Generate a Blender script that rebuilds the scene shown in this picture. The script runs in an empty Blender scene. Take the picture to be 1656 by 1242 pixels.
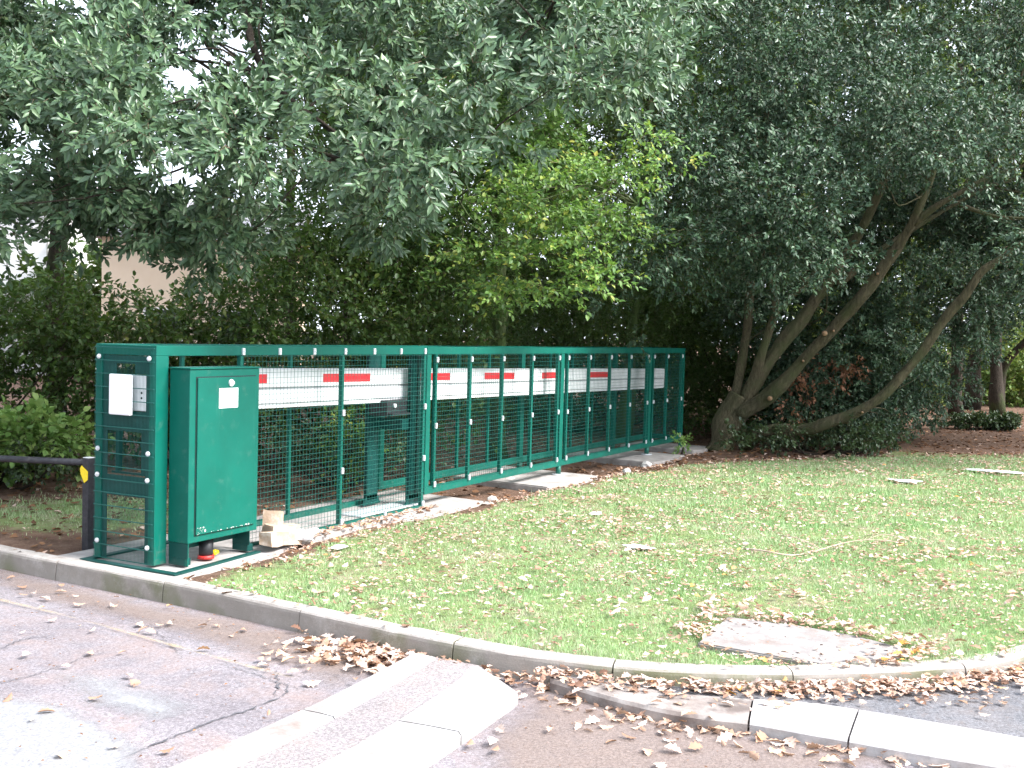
import bpy, bmesh, math, random
import numpy as np
from mathutils import Vector, Matrix, noise as mnoise

# ---------------------------------------------------------------- camera
scene = bpy.context.scene
C = scene.collection
CAM = np.array([-5.4807, -5.5981, 1.6431])
CR = np.array([0.46865872, -0.88295681, 0.02731791])
CU = np.array([0.02677149, 0.04510639, 0.9986234])
CF = np.array([0.88297355, 0.46728222, -0.04477757])
FPX, CX, CY = 1803.58, 828.0, 621.0


def on_z(px, py, z=0.0):
    """surveyed point of the photo on the level z"""
    d = CF + CR * (px - CX) / FPX + CU * (CY - py) / FPX
    return CAM + d * ((z - CAM[2]) / d[2])


def at_depth(px, py, dep):
    px = np.asarray(px, float); py = np.asarray(py, float); dep = np.asarray(dep, float)
    d = CF + CR * ((px - CX) / FPX)[..., None] + CU * ((CY - py) / FPX)[..., None]
    return CAM + d * dep[..., None]


cd = bpy.data.cameras.new('camera')
cam = bpy.data.objects.new('camera', cd)
C.objects.link(cam)
cd.sensor_width = 36.0
cd.lens = 36.0 * FPX / 1656.0
cd.clip_start = 0.05
cd.clip_end = 2000
u_ = CU / np.linalg.norm(CU); f_ = CF / np.linalg.norm(CF); r_ = np.cross(f_, u_)
cam.matrix_world = Matrix(((r_[0], u_[0], -f_[0], CAM[0]), (r_[1], u_[1], -f_[1], CAM[1]),
                           (r_[2], u_[2], -f_[2], CAM[2]), (0, 0, 0, 1)))
scene.camera = cam

# ---------------------------------------------------------------- sky, sun, exposure (overcast, exposed for the shade)
SUN_EL, SUN_AZ = math.radians(44), math.radians(-82)   # azimuth of the direction TO the sun, from +X
w = bpy.data.worlds.new('World')
scene.world = w
w.use_nodes = True
wn, wl = w.node_tree.nodes, w.node_tree.links
wn.clear()
sky = wn.new('ShaderNodeTexSky')
sky.sky_type = 'NISHITA'
sky.sun_disc = False
sky.sun_elevation = SUN_EL
sky.sun_rotation = math.pi / 2 - SUN_AZ
sky.air_density = 1.0
sky.dust_density = 3.0
mixc = wn.new('ShaderNodeMix'); mixc.data_type = 'RGBA'
mixc.inputs[0].default_value = 0.72
mixc.inputs[7].default_value = (8.2, 9.0, 10.2, 1)      # cloud layer
bg = wn.new('ShaderNodeBackground'); bg.inputs[1].default_value = 0.11
wo = wn.new('ShaderNodeOutputWorld')
wl.new(sky.outputs[0], mixc.inputs[6]); wl.new(mixc.outputs[2], bg.inputs[0]); wl.new(bg.outputs[0], wo.inputs[0])
sd = bpy.data.lights.new('sun', 'SUN')
sd.energy = 3.3
sd.angle = math.radians(22)
sd.color = (1.0, 0.975, 0.95)
so = bpy.data.objects.new('sun', sd)
C.objects.link(so)
sdir = Vector((math.cos(SUN_EL) * math.cos(SUN_AZ), math.cos(SUN_EL) * math.sin(SUN_AZ), math.sin(SUN_EL)))
so.rotation_euler = sdir.to_track_quat('Z', 'Y').to_euler()
so.location = (0, 0, 20)
scene.view_settings.view_transform = 'Standard'
scene.view_settings.look = 'None'
scene.view_settings.gamma = 1
scene.view_settings.exposure = 1.65
scene.render.engine = 'CYCLES'
cy = scene.cycles
cy.max_bounces = 6; cy.diffuse_bounces = 3; cy.glossy_bounces = 2; cy.transmission_bounces = 3
cy.transparent_max_bounces = 4
cy.use_denoising = True
cy.use_adaptive_sampling = True
cy.adaptive_threshold = 0.02
cy.caustics_reflective = False; cy.caustics_refractive = False
scene.render.use_persistent_data = False

random.seed(7)
RNG = np.random.default_rng(11)


# ---------------------------------------------------------------- materials
def mat(name):
    m = bpy.data.materials.new(name)
    m.use_nodes = True
    nt = m.node_tree
    return m, nt, nt.nodes, nt.links, nt.nodes['Principled BSDF']


def texcoord(nt, scale=1.0, kind='Object'):
    n = nt.nodes.new('ShaderNodeTexCoord')
    if kind == 'World':
        g = nt.nodes.new('ShaderNodeNewGeometry')
        return g.outputs['Position']
    return n.outputs[kind]


def noise_node(nt, co, scale, detail=4, rough=0.6, dist=0.0):
    n = nt.nodes.new('ShaderNodeTexNoise')
    n.inputs['Scale'].default_value = scale
    n.inputs['Detail'].default_value = detail
    n.inputs['Roughness'].default_value = rough
    n.inputs['Distortion'].default_value = dist
    nt.links.new(co, n.inputs['Vector'])
    return n.outputs['Fac']


def ramp(nt, fac, stops, interp='LINEAR'):
    r = nt.nodes.new('ShaderNodeValToRGB')
    r.color_ramp.interpolation = interp
    el = r.color_ramp.elements
    while len(el) < len(stops):
        el.new(0.5)
    for e, (p, c) in zip(el, stops):
        e.position = p
        if isinstance(c, (int, float)):
            c = (c, c, c)
        e.color = (*c, 1)
    nt.links.new(fac, r.inputs[0])
    return r.outputs[0]


def mixcol(nt, fac, a, b, mode='MIX'):
    m = nt.nodes.new('ShaderNodeMix'); m.data_type = 'RGBA'; m.blend_type = mode
    for i, v in ((0, fac), (6, a), (7, b)):
        if isinstance(v, (int, float)):
            m.inputs[i].default_value = v
        elif isinstance(v, tuple):
            m.inputs[i].default_value = (*v, 1)
        else:
            nt.links.new(v, m.inputs[i])
    return m.outputs[2]


def bump(nt, bs, h, strength=0.3, dist=0.01):
    b = nt.nodes.new('ShaderNodeBump')
    b.inputs['Strength'].default_value = strength
    b.inputs['Distance'].default_value = dist
    nt.links.new(h, b.inputs['Height'])
    nt.links.new(b.outputs[0], bs.inputs['Normal'])


def mat_noise(name, c0, c1, scale, rough=0.8, bumps=None, detail=5, metallic=0.0, spec=0.5, lo=0.35, hi=0.65, dirt=None):
    m, nt, N, L, bs = mat(name)
    co = texcoord(nt, kind='World')
    f = noise_node(nt, co, scale, detail)
    col = ramp(nt, f, [(lo, c0), (hi, c1)])
    if dirt:
        dc, ds, amt = dirt
        g = ramp(nt, noise_node(nt, co, ds, 6, 0.7), [(1 - amt - 0.12, 0), (1 - amt + 0.12, 1)])
        col = mixcol(nt, g, col, dc)
    L.new(col, bs.inputs['Base Color'])
    bs.inputs['Roughness'].default_value = rough
    bs.inputs['Metallic'].default_value = metallic
    bs.inputs['Specular IOR Level'].default_value = spec
    if bumps:
        bs_, st, di = bumps
        bump(nt, bs, noise_node(nt, co, bs_, 4), st, di)
    return m


M = {}
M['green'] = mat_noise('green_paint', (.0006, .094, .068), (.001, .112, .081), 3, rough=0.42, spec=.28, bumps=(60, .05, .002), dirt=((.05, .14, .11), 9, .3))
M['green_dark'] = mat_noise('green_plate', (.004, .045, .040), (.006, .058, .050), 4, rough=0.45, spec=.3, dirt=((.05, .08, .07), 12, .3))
M['wire'] = mat_noise('green_wire', (.006, .095, .078), (.010, .12, .098), 5, rough=0.5)
M['galv'] = mat_noise('galvanised', (.55, .58, .60), (.75, .78, .8), 40, rough=0.4, metallic=0.2)
M['white'] = mat_noise('white_aluminium', (.68, .69, .70), (.80, .81, .82), 5, rough=0.45, dirt=((.45, .45, .42), 7, .28))
M['groove'] = mat_noise('beam_groove', (.32, .33, .34), (.42, .43, .44), 8, rough=0.6)
M['red'] = mat_noise('red_reflector', (.62, .012, .02), (.75, .02, .03), 25, rough=0.3)
M['black'] = mat_noise('black_paint', (.012, .013, .018), (.03, .03, .038), 30, rough=0.5, dirt=((.09, .085, .08), 14, .32))
M['blackplastic'] = mat_noise('black_plastic', (.012, .012, .014), (.022, .022, .025), 20, rough=0.5)
M['yellow'] = mat_noise('yellow_reflector', (.85, .62, .01), (.95, .72, .02), 20, rough=0.3)
M['sticker'] = mat_noise('white_sticker', (.78, .8, .8), (.85, .86, .86), 20, rough=0.4)
M['print'] = mat_noise('faint_print', (.35, .45, .45), (.45, .55, .53), 30, rough=0.5)
M['gasket'] = mat_noise('door_gap', (.004, .02, .018), (.006, .03, .025), 20, rough=0.7)
M['plate_white'] = mat_noise('white_plate', (.8, .8, .82), (.86, .86, .87), 4, rough=0.35)
M['concrete'] = mat_noise('concrete', (.30, .275, .26), (.44, .41, .39), 7, rough=0.9, bumps=(90, .35, .004), dirt=((.19, .165, .14), 3.2, .33))
M['block'] = mat_noise('sandy_block', (.36, .25, .17), (.46, .34, .25), 9, rough=.9, bumps=(60, .5, .006), dirt=((.58, .52, .46), 6, .4))
M['stone'] = mat_noise('pale_stone', (.5, .47, .44), (.72, .7, .68), 14, rough=0.9, bumps=(60, .5, .005))
M['bag'] = mat_noise('white_bag', (.5, .5, .51), (.62, .62, .63), 14, rough=0.5)
M['litter'] = mat_noise('white_litter', (.72, .74, .78), (.85, .85, .87), 12, rough=0.6)
M['wall'] = mat_noise('rendered_wall', (.80, .62, .46), (.85, .68, .52), 1.5, rough=0.95)
M['wall_white'] = mat_noise('white_wall', (.75, .74, .73), (.82, .8, .79), 1.5, rough=0.95)
M['roof'] = mat_noise('grey_roof', (.30, .29, .31), (.40, .385, .40), 6, rough=0.9)
M['pane'] = mat_noise('window_glass', (.03, .035, .04), (.05, .055, .06), 2, rough=0.1)
M['redcap'] = mat_noise('red_duct_rim', (.45, .02, .02), (.55, .04, .03), 20, rough=0.5)

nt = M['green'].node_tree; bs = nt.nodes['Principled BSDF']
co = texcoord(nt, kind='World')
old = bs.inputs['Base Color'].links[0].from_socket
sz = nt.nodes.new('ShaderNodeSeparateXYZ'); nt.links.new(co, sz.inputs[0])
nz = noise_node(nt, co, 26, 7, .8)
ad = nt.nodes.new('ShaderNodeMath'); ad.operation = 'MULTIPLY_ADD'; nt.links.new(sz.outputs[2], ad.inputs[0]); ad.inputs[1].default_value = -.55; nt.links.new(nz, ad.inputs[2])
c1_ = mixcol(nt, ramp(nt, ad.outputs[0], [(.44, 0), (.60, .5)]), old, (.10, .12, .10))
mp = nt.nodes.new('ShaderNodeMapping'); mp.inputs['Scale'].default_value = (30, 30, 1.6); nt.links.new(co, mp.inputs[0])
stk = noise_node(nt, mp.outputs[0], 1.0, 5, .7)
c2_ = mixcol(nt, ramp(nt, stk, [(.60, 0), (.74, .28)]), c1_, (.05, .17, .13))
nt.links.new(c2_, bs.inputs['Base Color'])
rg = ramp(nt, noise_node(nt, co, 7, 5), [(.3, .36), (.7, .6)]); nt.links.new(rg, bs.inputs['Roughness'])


def bark(name, c0, c1, moss=(.06, .085, .03), mossamt=.45, s=1.0):
    m, nt, N, L, bs = mat(name)
    co = texcoord(nt, kind='World')
    mp = nt.nodes.new('ShaderNodeMapping'); mp.inputs['Scale'].default_value = (9 * s, 9 * s, 2.6 * s)
    L.new(co, mp.inputs[0])
    f = noise_node(nt, mp.outputs[0], 3.0, 6, .7, .6)
    col = ramp(nt, f, [(.35, c0), (.68, c1)])
    g = ramp(nt, noise_node(nt, co, 2.4 * s, 5), [(1 - mossamt - .1, 0), (1 - mossamt + .12, 1)])
    col = mixcol(nt, g, col, moss)
    L.new(col, bs.inputs['Base Color'])
    bs.inputs['Roughness'].default_value = .95
    bs.inputs['Specular IOR Level'].default_value = .2
    bump(nt, bs, f, .9, .03)
    return m


M['bark'] = bark('bark_evergreen', (.055, .048, .030), (.15, .13, .08), moss=(.075, .085, .04), mossamt=.45)
M['bark_dark'] = bark('bark_dark', (.028, .023, .018), (.065, .052, .04), mossamt=.35)
M['bark_mossy'] = bark('bark_mossy', (.06, .06, .04), (.12, .12, .07), moss=(.07, .11, .035), mossamt=.55)
M['twig'] = mat_noise('twig_wood', (.09, .065, .04), (.17, .125, .08), 8, rough=.9)
M['deadwood'] = mat_noise('dead_branch', (.33, .25, .19), (.5, .4, .32), 20, rough=.9)
M['cutwood'] = mat_noise('sawn_wood', (.22, .13, .07), (.30, .19, .11), 20, rough=.9)


def leafmat(name, stops, rough=.4, trans=.25, tcol=(.14, .22, .03), spec=.5, lump=1.0, rw=.62, nw=.40):
    """leaf colours vary from leaf to leaf and from bough to bough"""
    m, nt, N, L, bs = mat(name)
    geo = N.new('ShaderNodeNewGeometry')
    co = geo.outputs['Position']
    add = N.new('ShaderNodeMath'); add.operation = 'MULTIPLY_ADD'
    L.new(geo.outputs['Random Per Island'], add.inputs[0]); add.inputs[1].default_value = rw
    mul = N.new('ShaderNodeMath'); mul.operation = 'MULTIPLY'
    L.new(noise_node(nt, co, lump, 2 if rw > .5 else 5), mul.inputs[0]); mul.inputs[1].default_value = nw
    L.new(mul.outputs[0], add.inputs[2])
    col = ramp(nt, add.outputs[0], stops)
    L.new(col, bs.inputs['Base Color'])
    bs.inputs['Roughness'].default_value = rough
    bs.inputs['Specular IOR Level'].default_value = spec
    tr = N.new('ShaderNodeBsdfTranslucent')
    tc = mixcol(nt, .6, col, tcol)
    L.new(tc, tr.inputs[0])
    ms = N.new('ShaderNodeMixShader'); ms.inputs[0].default_value = trans
    L.new(bs.outputs[0], ms.inputs[1]); L.new(tr.outputs[0], ms.inputs[2])
    L.new(ms.outputs[0], N['Material Output'].inputs[0])
    return m


M['leaf_oak'] = leafmat('leaf_evergreen_oak', [(.05, (.026, .060, .030)), (.45, (.068, .130, .064)), (.80, (.125, .205, .095)), (.97, (.24, .29, .11))], rough=.40, trans=.14, tcol=(.12, .20, .05), spec=.5)
M['leaf_holly'] = leafmat('leaf_holly', [(.05, (.012, .032, .016)), (.5, (.038, .082, .042)), (.9, (.11, .18, .095))], rough=.45, trans=.10, tcol=(.08, .15, .04), spec=.38)
M['leaf_dark'] = leafmat('leaf_hornbeam', [(.05, (.024, .058, .014)), (.5, (.052, .110, .026)), (.8, (.095, .165, .036)), (.93, (.25, .22, .04)), (.98, (.38, .16, .04))], rough=.5, trans=.3)
M['leaf_mid'] = leafmat('leaf_green_hornbeam', [(.05, (.035, .085, .026)), (.5, (.085, .17, .045)), (.8, (.14, .24, .06)), (.93, (.30, .32, .06)), (.98, (.45, .22, .05))], rough=.5, trans=.32, tcol=(.14, .26, .05))
M['leaf_beech'] = leafmat('leaf_beech', [(.12, (.035, .090, .018)), (.50, (.095, .20, .040)), (.72, (.20, .34, .065)), (.87, (.46, .44, .08)), (.96, (.60, .26, .05))], rough=.5, trans=.34, tcol=(.20, .36, .05), lump=.9)
M['leaf_bush'] = leafmat('leaf_bush', [(.05, (.13, .26, .06)), (.5, (.24, .42, .11)), (.85, (.36, .50, .15)), (.97, (.52, .46, .10))], rough=.5, trans=.3)
M['leaf_far'] = leafmat('leaf_far', [(.05, (.06, .12, .03)), (.5, (.16, .26, .06)), (.8, (.34, .38, .09)), (.95, (.5, .33, .08))], rough=.6, trans=.35, lump=.5)
M['leaf_brown'] = leafmat('leaf_withered', [(.1, (.16, .07, .04)), (.6, (.28, .13, .07)), (.95, (.34, .2, .1))], rough=.7, trans=.2, tcol=(.3, .14, .06))
M['ivy'] = leafmat('leaf_ivy', [(.1, (.02, .042, .018)), (.6, (.045, .08, .032)), (.95, (.09, .13, .05))], rough=.4, trans=.1)
M['grass'] = leafmat('grass_blade', [(.25, (.19, .36, .13)), (.52, (.29, .46, .20)), (.72, (.42, .51, .30)), (.90, (.58, .55, .42))], rough=.6, trans=.25, tcol=(.25, .36, .10), spec=.3, lump=1.5, rw=.38, nw=.85)
M['fallen'] = leafmat('fallen_leaf', [(.08, (.16, .08, .05)), (.32, (.42, .26, .18)), (.55, (.56, .40, .32)), (.74, (.66, .53, .46)), (.86, (.62, .30, .07)), (.97, (.76, .55, .14))], rough=.75, trans=.12, tcol=(.5, .3, .12), spec=.25, lump=.8)
M['fallen_mix'] = leafmat('fallen_leaf_bits', [(.08, (.12, .06, .04)), (.4, (.34, .20, .14)), (.65, (.52, .37, .30)), (.85, (.62, .50, .44)), (.97, (.6, .36, .12))], rough=.8, trans=.1, tcol=(.5, .3, .15), spec=.2, lump=.8)
M['fallen_brown'] = leafmat('fallen_leaf_brown', [(.05, (.07, .036, .022)), (.5, (.17, .085, .045)), (.8, (.28, .15, .08)), (.95, (.42, .22, .06))], rough=.8, trans=.08, tcol=(.3, .15, .05), spec=.2, lump=.8)


# ---------------------------------------------------------------- object helpers
def tag(o, label=None, cat=None, group=None, kind=None):
    if label: o['label'] = label
    if cat: o['category'] = cat
    if group: o['group'] = group
    if kind: o['kind'] = kind
    return o


def empty(name, loc=(0, 0, 0), label=None, cat=None, group=None):
    o = bpy.data.objects.new(name, None)
    o.empty_display_size = .2
    o.location = loc
    C.objects.link(o)
    return tag(o, label, cat, group)


def link(name, me, parent=None, smooth=False):
    o = bpy.data.objects.new(name, me)
    C.objects.link(o)
    if parent is not None:
        o.parent = parent
        if parent.type == 'EMPTY':
            o.matrix_parent_inverse = Matrix.Translation(-parent.location)   # vertices stay in world coordinates
    if smooth:
        me.polygons.foreach_set('use_smooth', [True] * len(me.polygons))
    return o


class MB:
    """collects boxes, tubes and prisms; build() links them as one mesh"""
    def __init__(self): self.v = []; self.f = []; self.m = []

    def add(self, vs, fs, mi=0):
        b = len(self.v)
        self.v.extend([tuple(map(float, p)) for p in vs])
        self.f.extend([tuple(b + i for i in f) for f in fs])
        self.m.extend([mi] * len(fs))
        return self

    def box(self, x0, x1, y0, y1, z0, z1, mi=0, bev=0.0):
        if bev > 0:
            return self.bevbox(x0, x1, y0, y1, z0, z1, bev, mi)
        vs = [(x, y, z) for z in (z0, z1) for y in (y0, y1) for x in (x0, x1)]
        return self.add(vs, [(0, 2, 3, 1), (4, 5, 7, 6), (0, 1, 5, 4), (2, 6, 7, 3), (0, 4, 6, 2), (1, 3, 7, 5)], mi)

    def bevbox(self, x0, x1, y0, y1, z0, z1, b, mi=0):
        bm = bmesh.new()
        bmesh.ops.create_cube(bm, size=1)
        for v in bm.verts:
            v.co = Vector((x0 + (v.co.x + .5) * (x1 - x0), y0 + (v.co.y + .5) * (y1 - y0), z0 + (v.co.z + .5) * (z1 - z0)))
        bmesh.ops.bevel(bm, geom=bm.edges[:], offset=b, segments=2, affect='EDGES', profile=.5)
        bm.verts.index_update()
        self.add([v.co[:] for v in bm.verts], [[v.index for v in f.verts] for f in bm.faces], mi)
        bm.free()
        return self

    def tube(self, pts, rads, n=10, mi=0, caps=True, jitter=0.0, seed=0, phase=0.0):
        pts = [Vector(p) for p in pts]
        rr = random.Random(seed)
        if isinstance(rads, (int, float)): rads = [rads] * len(pts)
        T = []
        for i in range(len(pts)):
            a = pts[max(i - 1, 0)]; b = pts[min(i + 1, len(pts) - 1)]
            T.append((b - a).normalized())
        up = Vector((0, 0, 1)) if abs(T[0].z) < .9 else Vector((1, 0, 0))
        nx = T[0].cross(up).normalized()
        vs = []; fs = []
        for i, p in enumerate(pts):
            nx = (nx - T[i] * nx.dot(T[i])).normalized()
            ny = T[i].cross(nx)
            for k in range(n):
                a = 2 * math.pi * k / n + phase
                r = rads[i]
                if jitter:
                    q = p * 2.2 + (nx * math.cos(a) + ny * math.sin(a)) * .9 + Vector((seed * 3.1, 0, 0))
                    r *= 1 + jitter * mnoise.noise(q) * 2
                vs.append(p + (nx * math.cos(a) + ny * math.sin(a)) * r)
        for i in range(len(pts) - 1):
            for k in range(n):
                k2 = (k + 1) % n
                fs.append((i * n + k, i * n + k2, (i + 1) * n + k2, (i + 1) * n + k))
        if caps:
            fs.append(tuple(range(n - 1, -1, -1)))
            fs.append(tuple((len(pts) - 1) * n + k for k in range(n)))
        return self.add(vs, fs, mi)

    def prism(self, poly, z0, z1, mi=0):
        n = len(poly)
        vs = [(p[0], p[1], z0) for p in poly] + [(p[0], p[1], z1) for p in poly]
        fs = [tuple(range(n - 1, -1, -1)), tuple(range(n, 2 * n))] + [(i, (i + 1) % n, n + (i + 1) % n, n + i) for i in range(n)]
        return self.add(vs, fs, mi)

    def mesh(self, name, mats):
        me = bpy.data.meshes.new(name)
        me.from_pydata(self.v, [], self.f)
        for m in (mats if isinstance(mats, (list, tuple)) else [mats]):
            me.materials.append(m)
        me.polygons.foreach_set('material_index', self.m)
        me.update()
        return me

    def build(self, name, mats, parent=None, smooth=False):
        return link(name, self.mesh(name, mats), parent, smooth)


def bx(name, m, parent, *a, bev=0.0):
    return MB().box(*a, bev=bev).build(name, m, parent)


def catmull(P, sub=6):
    P = [np.asarray(p, float) for p in P]
    P = [2 * P[0] - P[1]] + P + [2 * P[-1] - P[-2]]
    out = []
    for i in range(1, len(P) - 2):
        for k in range(sub):
            t = k / sub
            out.append(.5 * ((2 * P[i]) + (-P[i - 1] + P[i + 1]) * t + (2 * P[i - 1] - 5 * P[i] + 4 * P[i + 1] - P[i + 2]) * t * t
                             + (-P[i - 1] + 3 * P[i] - 3 * P[i + 1] + P[i + 2]) * t ** 3))
    out.append(P[-2])
    return np.array(out)


def np_mesh(name, V, F, mats, midx=None, parent=None, smooth=False):
    """V (n,3) floats, F list of arrays of equal-length faces"""
    me = bpy.data.meshes.new(name)
    V = np.ascontiguousarray(V, dtype=np.float32)
    me.vertices.add(len(V)); me.vertices.foreach_set('co', V.ravel())
    nl = sum(f.size for f in F); nf = sum(len(f) for f in F)
    me.loops.add(nl); me.polygons.add(nf)
    me.loops.foreach_set('vertex_index', np.concatenate([f.ravel() for f in F]).astype(np.int32))
    tot = np.concatenate([np.full(len(f), f.shape[1], dtype=np.int32) for f in F])
    st = np.concatenate([[0], np.cumsum(tot)[:-1]]).astype(np.int32)
    me.polygons.foreach_set('loop_start', st)
    me.polygons.foreach_set('loop_total', tot)
    for m in mats: me.materials.append(m)
    if midx is not None:
        me.polygons.foreach_set('material_index', np.concatenate(midx).astype(np.int32))
    if smooth:
        me.polygons.foreach_set('use_smooth', np.ones(nf, dtype=bool))
    me.update(calc_edges=True)
    return link(name, me, parent)


def nrm(a):
    return a / np.maximum(np.linalg.norm(a, axis=-1, keepdims=True), 1e-9)


# leaf templates: (u along, v half-width, h height), faces
LANCE = (np.array([(0, 0, 0), (.34, 1, .0), (.34, 0, -.5), (.34, -1, .0), (.70, .78, -.1), (.70, 0, -.55), (.70, -.78, -.1), (1, 0, -.75)], float),
         [np.array([(0, 2, 1), (0, 3, 2), (4, 5, 7), (5, 6, 7)]), np.array([(1, 2, 5, 4), (2, 3, 6, 5)])])
RHOMB = (np.array([(0, 0, 0), (.45, 1, .3), (1, 0, -.3), (.45, -1, .3)], float), [np.array([(0, 2, 1), (0, 3, 2)])])
OVAL = (np.array([(0, 0, 0), (.22, .78, .2), (.62, .9, .2), (1, 0, -.4), (.62, -.9, .2), (.22, -.78, .2)], float),
        [np.array([(0, 3, 2, 1), (0, 5, 4, 3)])])


def leaves(name, B, D, Nn, L, W, tmpl, mats, parent=None, twigs=None, smooth=False, curl=1.0):
    """one mesh of many leaves. B base, D direction, Nn upward side, L length, W half width"""
    T, FF = tmpl
    D = nrm(D); S = nrm(np.cross(D, Nn)); U = np.cross(S, D)
    k = len(T); n = len(B)
    V = (B[:, None, :] + D[:, None, :] * (T[None, :, 0:1] * L[:, None, None])
         + S[:, None, :] * (T[None, :, 1:2] * W[:, None, None])
         + U[:, None, :] * (T[None, :, 2:3] * W[:, None, None] * curl))
    off = (np.arange(n) * k)[:, None, None]
    F = [(f[None] + off).reshape(-1, f.shape[1]) for f in FF]
    V = V.reshape(-1, 3)
    mi = [np.zeros(len(f), int) for f in F]
    if twigs is not None and len(twigs[0]):
        a, b, r = twigs
        t = nrm(b - a); s = nrm(np.cross(t, np.array([.3, .2, 1.])));  q = np.cross(t, s)
        ring = [(math.cos(x), math.sin(x)) for x in (0, 2.094, 4.189)]
        tv = [a + (s * c + q * d) * r[:, None] for c, d in ring] + [b + (s * c + q * d) * r[:, None] * .5 for c, d in ring]
        tv = np.stack(tv, 1).reshape(-1, 3)
        o2 = (len(V) + np.arange(len(a)) * 6)[:, None, None]
        tf = (np.array([(0, 1, 4, 3), (1, 2, 5, 4), (2, 0, 3, 5)])[None] + o2).reshape(-1, 4)
        V = np.concatenate([V, tv]); F.append(tf); mi.append(np.ones(len(tf), int))
    return np_mesh(name, V, F, mats, mi, parent, smooth)


def sprays(P, D, rng, n_leaf, length, leafL, ratio, spread=1.0, upness=.8, jit=.3, face=(0, 0, 1.)):
    """leafy twigs: P start, D direction -> leaf arrays and twig arrays"""
    n = len(P)
    D = nrm(D)
    ln = length * rng.uniform(.6, 1.25, n)
    end = P + D * ln[:, None]
    k = n_leaf
    t = np.linspace(.12, 1.0, k)[None, :] + rng.uniform(-.05, .05, (n, k))
    B = P[:, None] + D[:, None] * (t * ln[:, None])[..., None]
    s = nrm(np.cross(D, rng.normal(size=(n, 3)))); q = np.cross(D, s)
    ang = np.arange(k)[None] * 2.4 + rng.uniform(0, 6.28, (n, 1)) + rng.normal(0, .3, (n, k))
    rad = s[:, None] * np.cos(ang)[..., None] + q[:, None] * np.sin(ang)[..., None]
    open_ = spread * (1.15 - .75 * t)                   # leaves close up towards the tip
    LD = nrm(D[:, None] + rad * open_[..., None] * 1.3 + rng.normal(0, jit * .5, (n, k, 3)))
    up = np.array(face) * upness + rng.normal(0, jit, (n, k, 3)) + rad * .25
    LL = leafL * rng.uniform(.6, 1.2, (n, k))
    return (B.reshape(-1, 3), LD.reshape(-1, 3), up.reshape(-1, 3), LL.ravel(), (LL * ratio).ravel(), (P, end, np.full(n, max(.0015, leafL * .03))))


def clump_sprays(cl, rng, per, droop=-.1, shell=.6, outward=.9):
    """cl (n,4): centre, radius; per = sprays at radius 1 (scaled by r^2); returns start points and directions"""
    Ps = []; Ds = []
    for c in cl:
        r = c[3]; m = max(3, int(per * r * r))
        d = nrm(rng.normal(size=(m, 3)))
        rr = rng.uniform(0, 1, m) ** (1 - shell * .75)
        p = c[:3] + d * (rr * r)[:, None] * np.array([1, 1, .72])
        Ps.append(p)
        Ds.append(nrm(d * outward + rng.normal(0, .35, (m, 3)) + np.array([0, 0, droop])))
    return np.concatenate(Ps), np.concatenate(Ds)


def inpoly(x, y, poly):
    poly = np.asarray(poly, float)
    c = np.zeros(len(x), bool)
    j = len(poly) - 1
    for i in range(len(poly)):
        xi, yi = poly[i]; xj, yj = poly[j]
        k = ((yi > y) != (yj > y)) & (x < (xj - xi) * (y - yi) / (yj - yi + 1e-12) + xi)
        c ^= k
        j = i
    return c


def clumps(poly, d0, d1, n, r0, r1, rng, holes=(), keepout=None):
    """clump centres inside the volume that the outline spans between two distances"""
    poly = np.asarray(poly, float)
    lo, hi = poly.min(0), poly.max(0)
    out = []
    while len(out) < n:
        x = rng.uniform(lo[0], hi[0], 400); y = rng.uniform(lo[1], hi[1], 400)
        dep = rng.uniform(d0, d1, 400)
        P = at_depth(x, y, dep)
        R = rng.uniform(r0, r1, 400)
        k = inpoly(x, y, poly)
        if keepout is not None: k &= ~inpoly(x, y, keepout)
        for h in holes:
            g = R * FPX / dep * .42
            k &= ((x - h[0]) / (h[2] + g)) ** 2 + ((y - h[1]) / (h[3] + g)) ** 2 > 1
        for i in np.nonzero(k)[0]:
            if len(out) < n and P[i, 2] > .15:
                out.append([*P[i], R[i]])
    return np.array(out)


def limbs_to(mb, start_pts, cl, rng, r=.03, frac=1.0, seed=1):
    """curved limbs from the nearest point of a trunk line into the clumps"""
    S = np.asarray(start_pts)
    for i, c in enumerate(cl):
        if rng.uniform() > frac: continue
        d = np.linalg.norm(S - c[:3] + np.array([0, 0, .6]), axis=1) * rng.uniform(.8, 1.3, len(S))
        a = S[int(np.argmin(d))]
        b = c[:3]
        L = np.linalg.norm(b - a)
        mid = (a + b) / 2 + np.array([0, 0, .10 * L]) + rng.normal(0, .10 * L, 3)
        rr = r * (.5 + .12 * L)
        pts = catmull([a, (a + mid) / 2 + rng.normal(0, .04 * L, 3), mid, (b + mid) / 2 + rng.normal(0, .04 * L, 3), b], 3)
        mb.tube(pts, list(np.linspace(rr, rr * .22, len(pts))), n=5, seed=i + seed)


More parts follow.
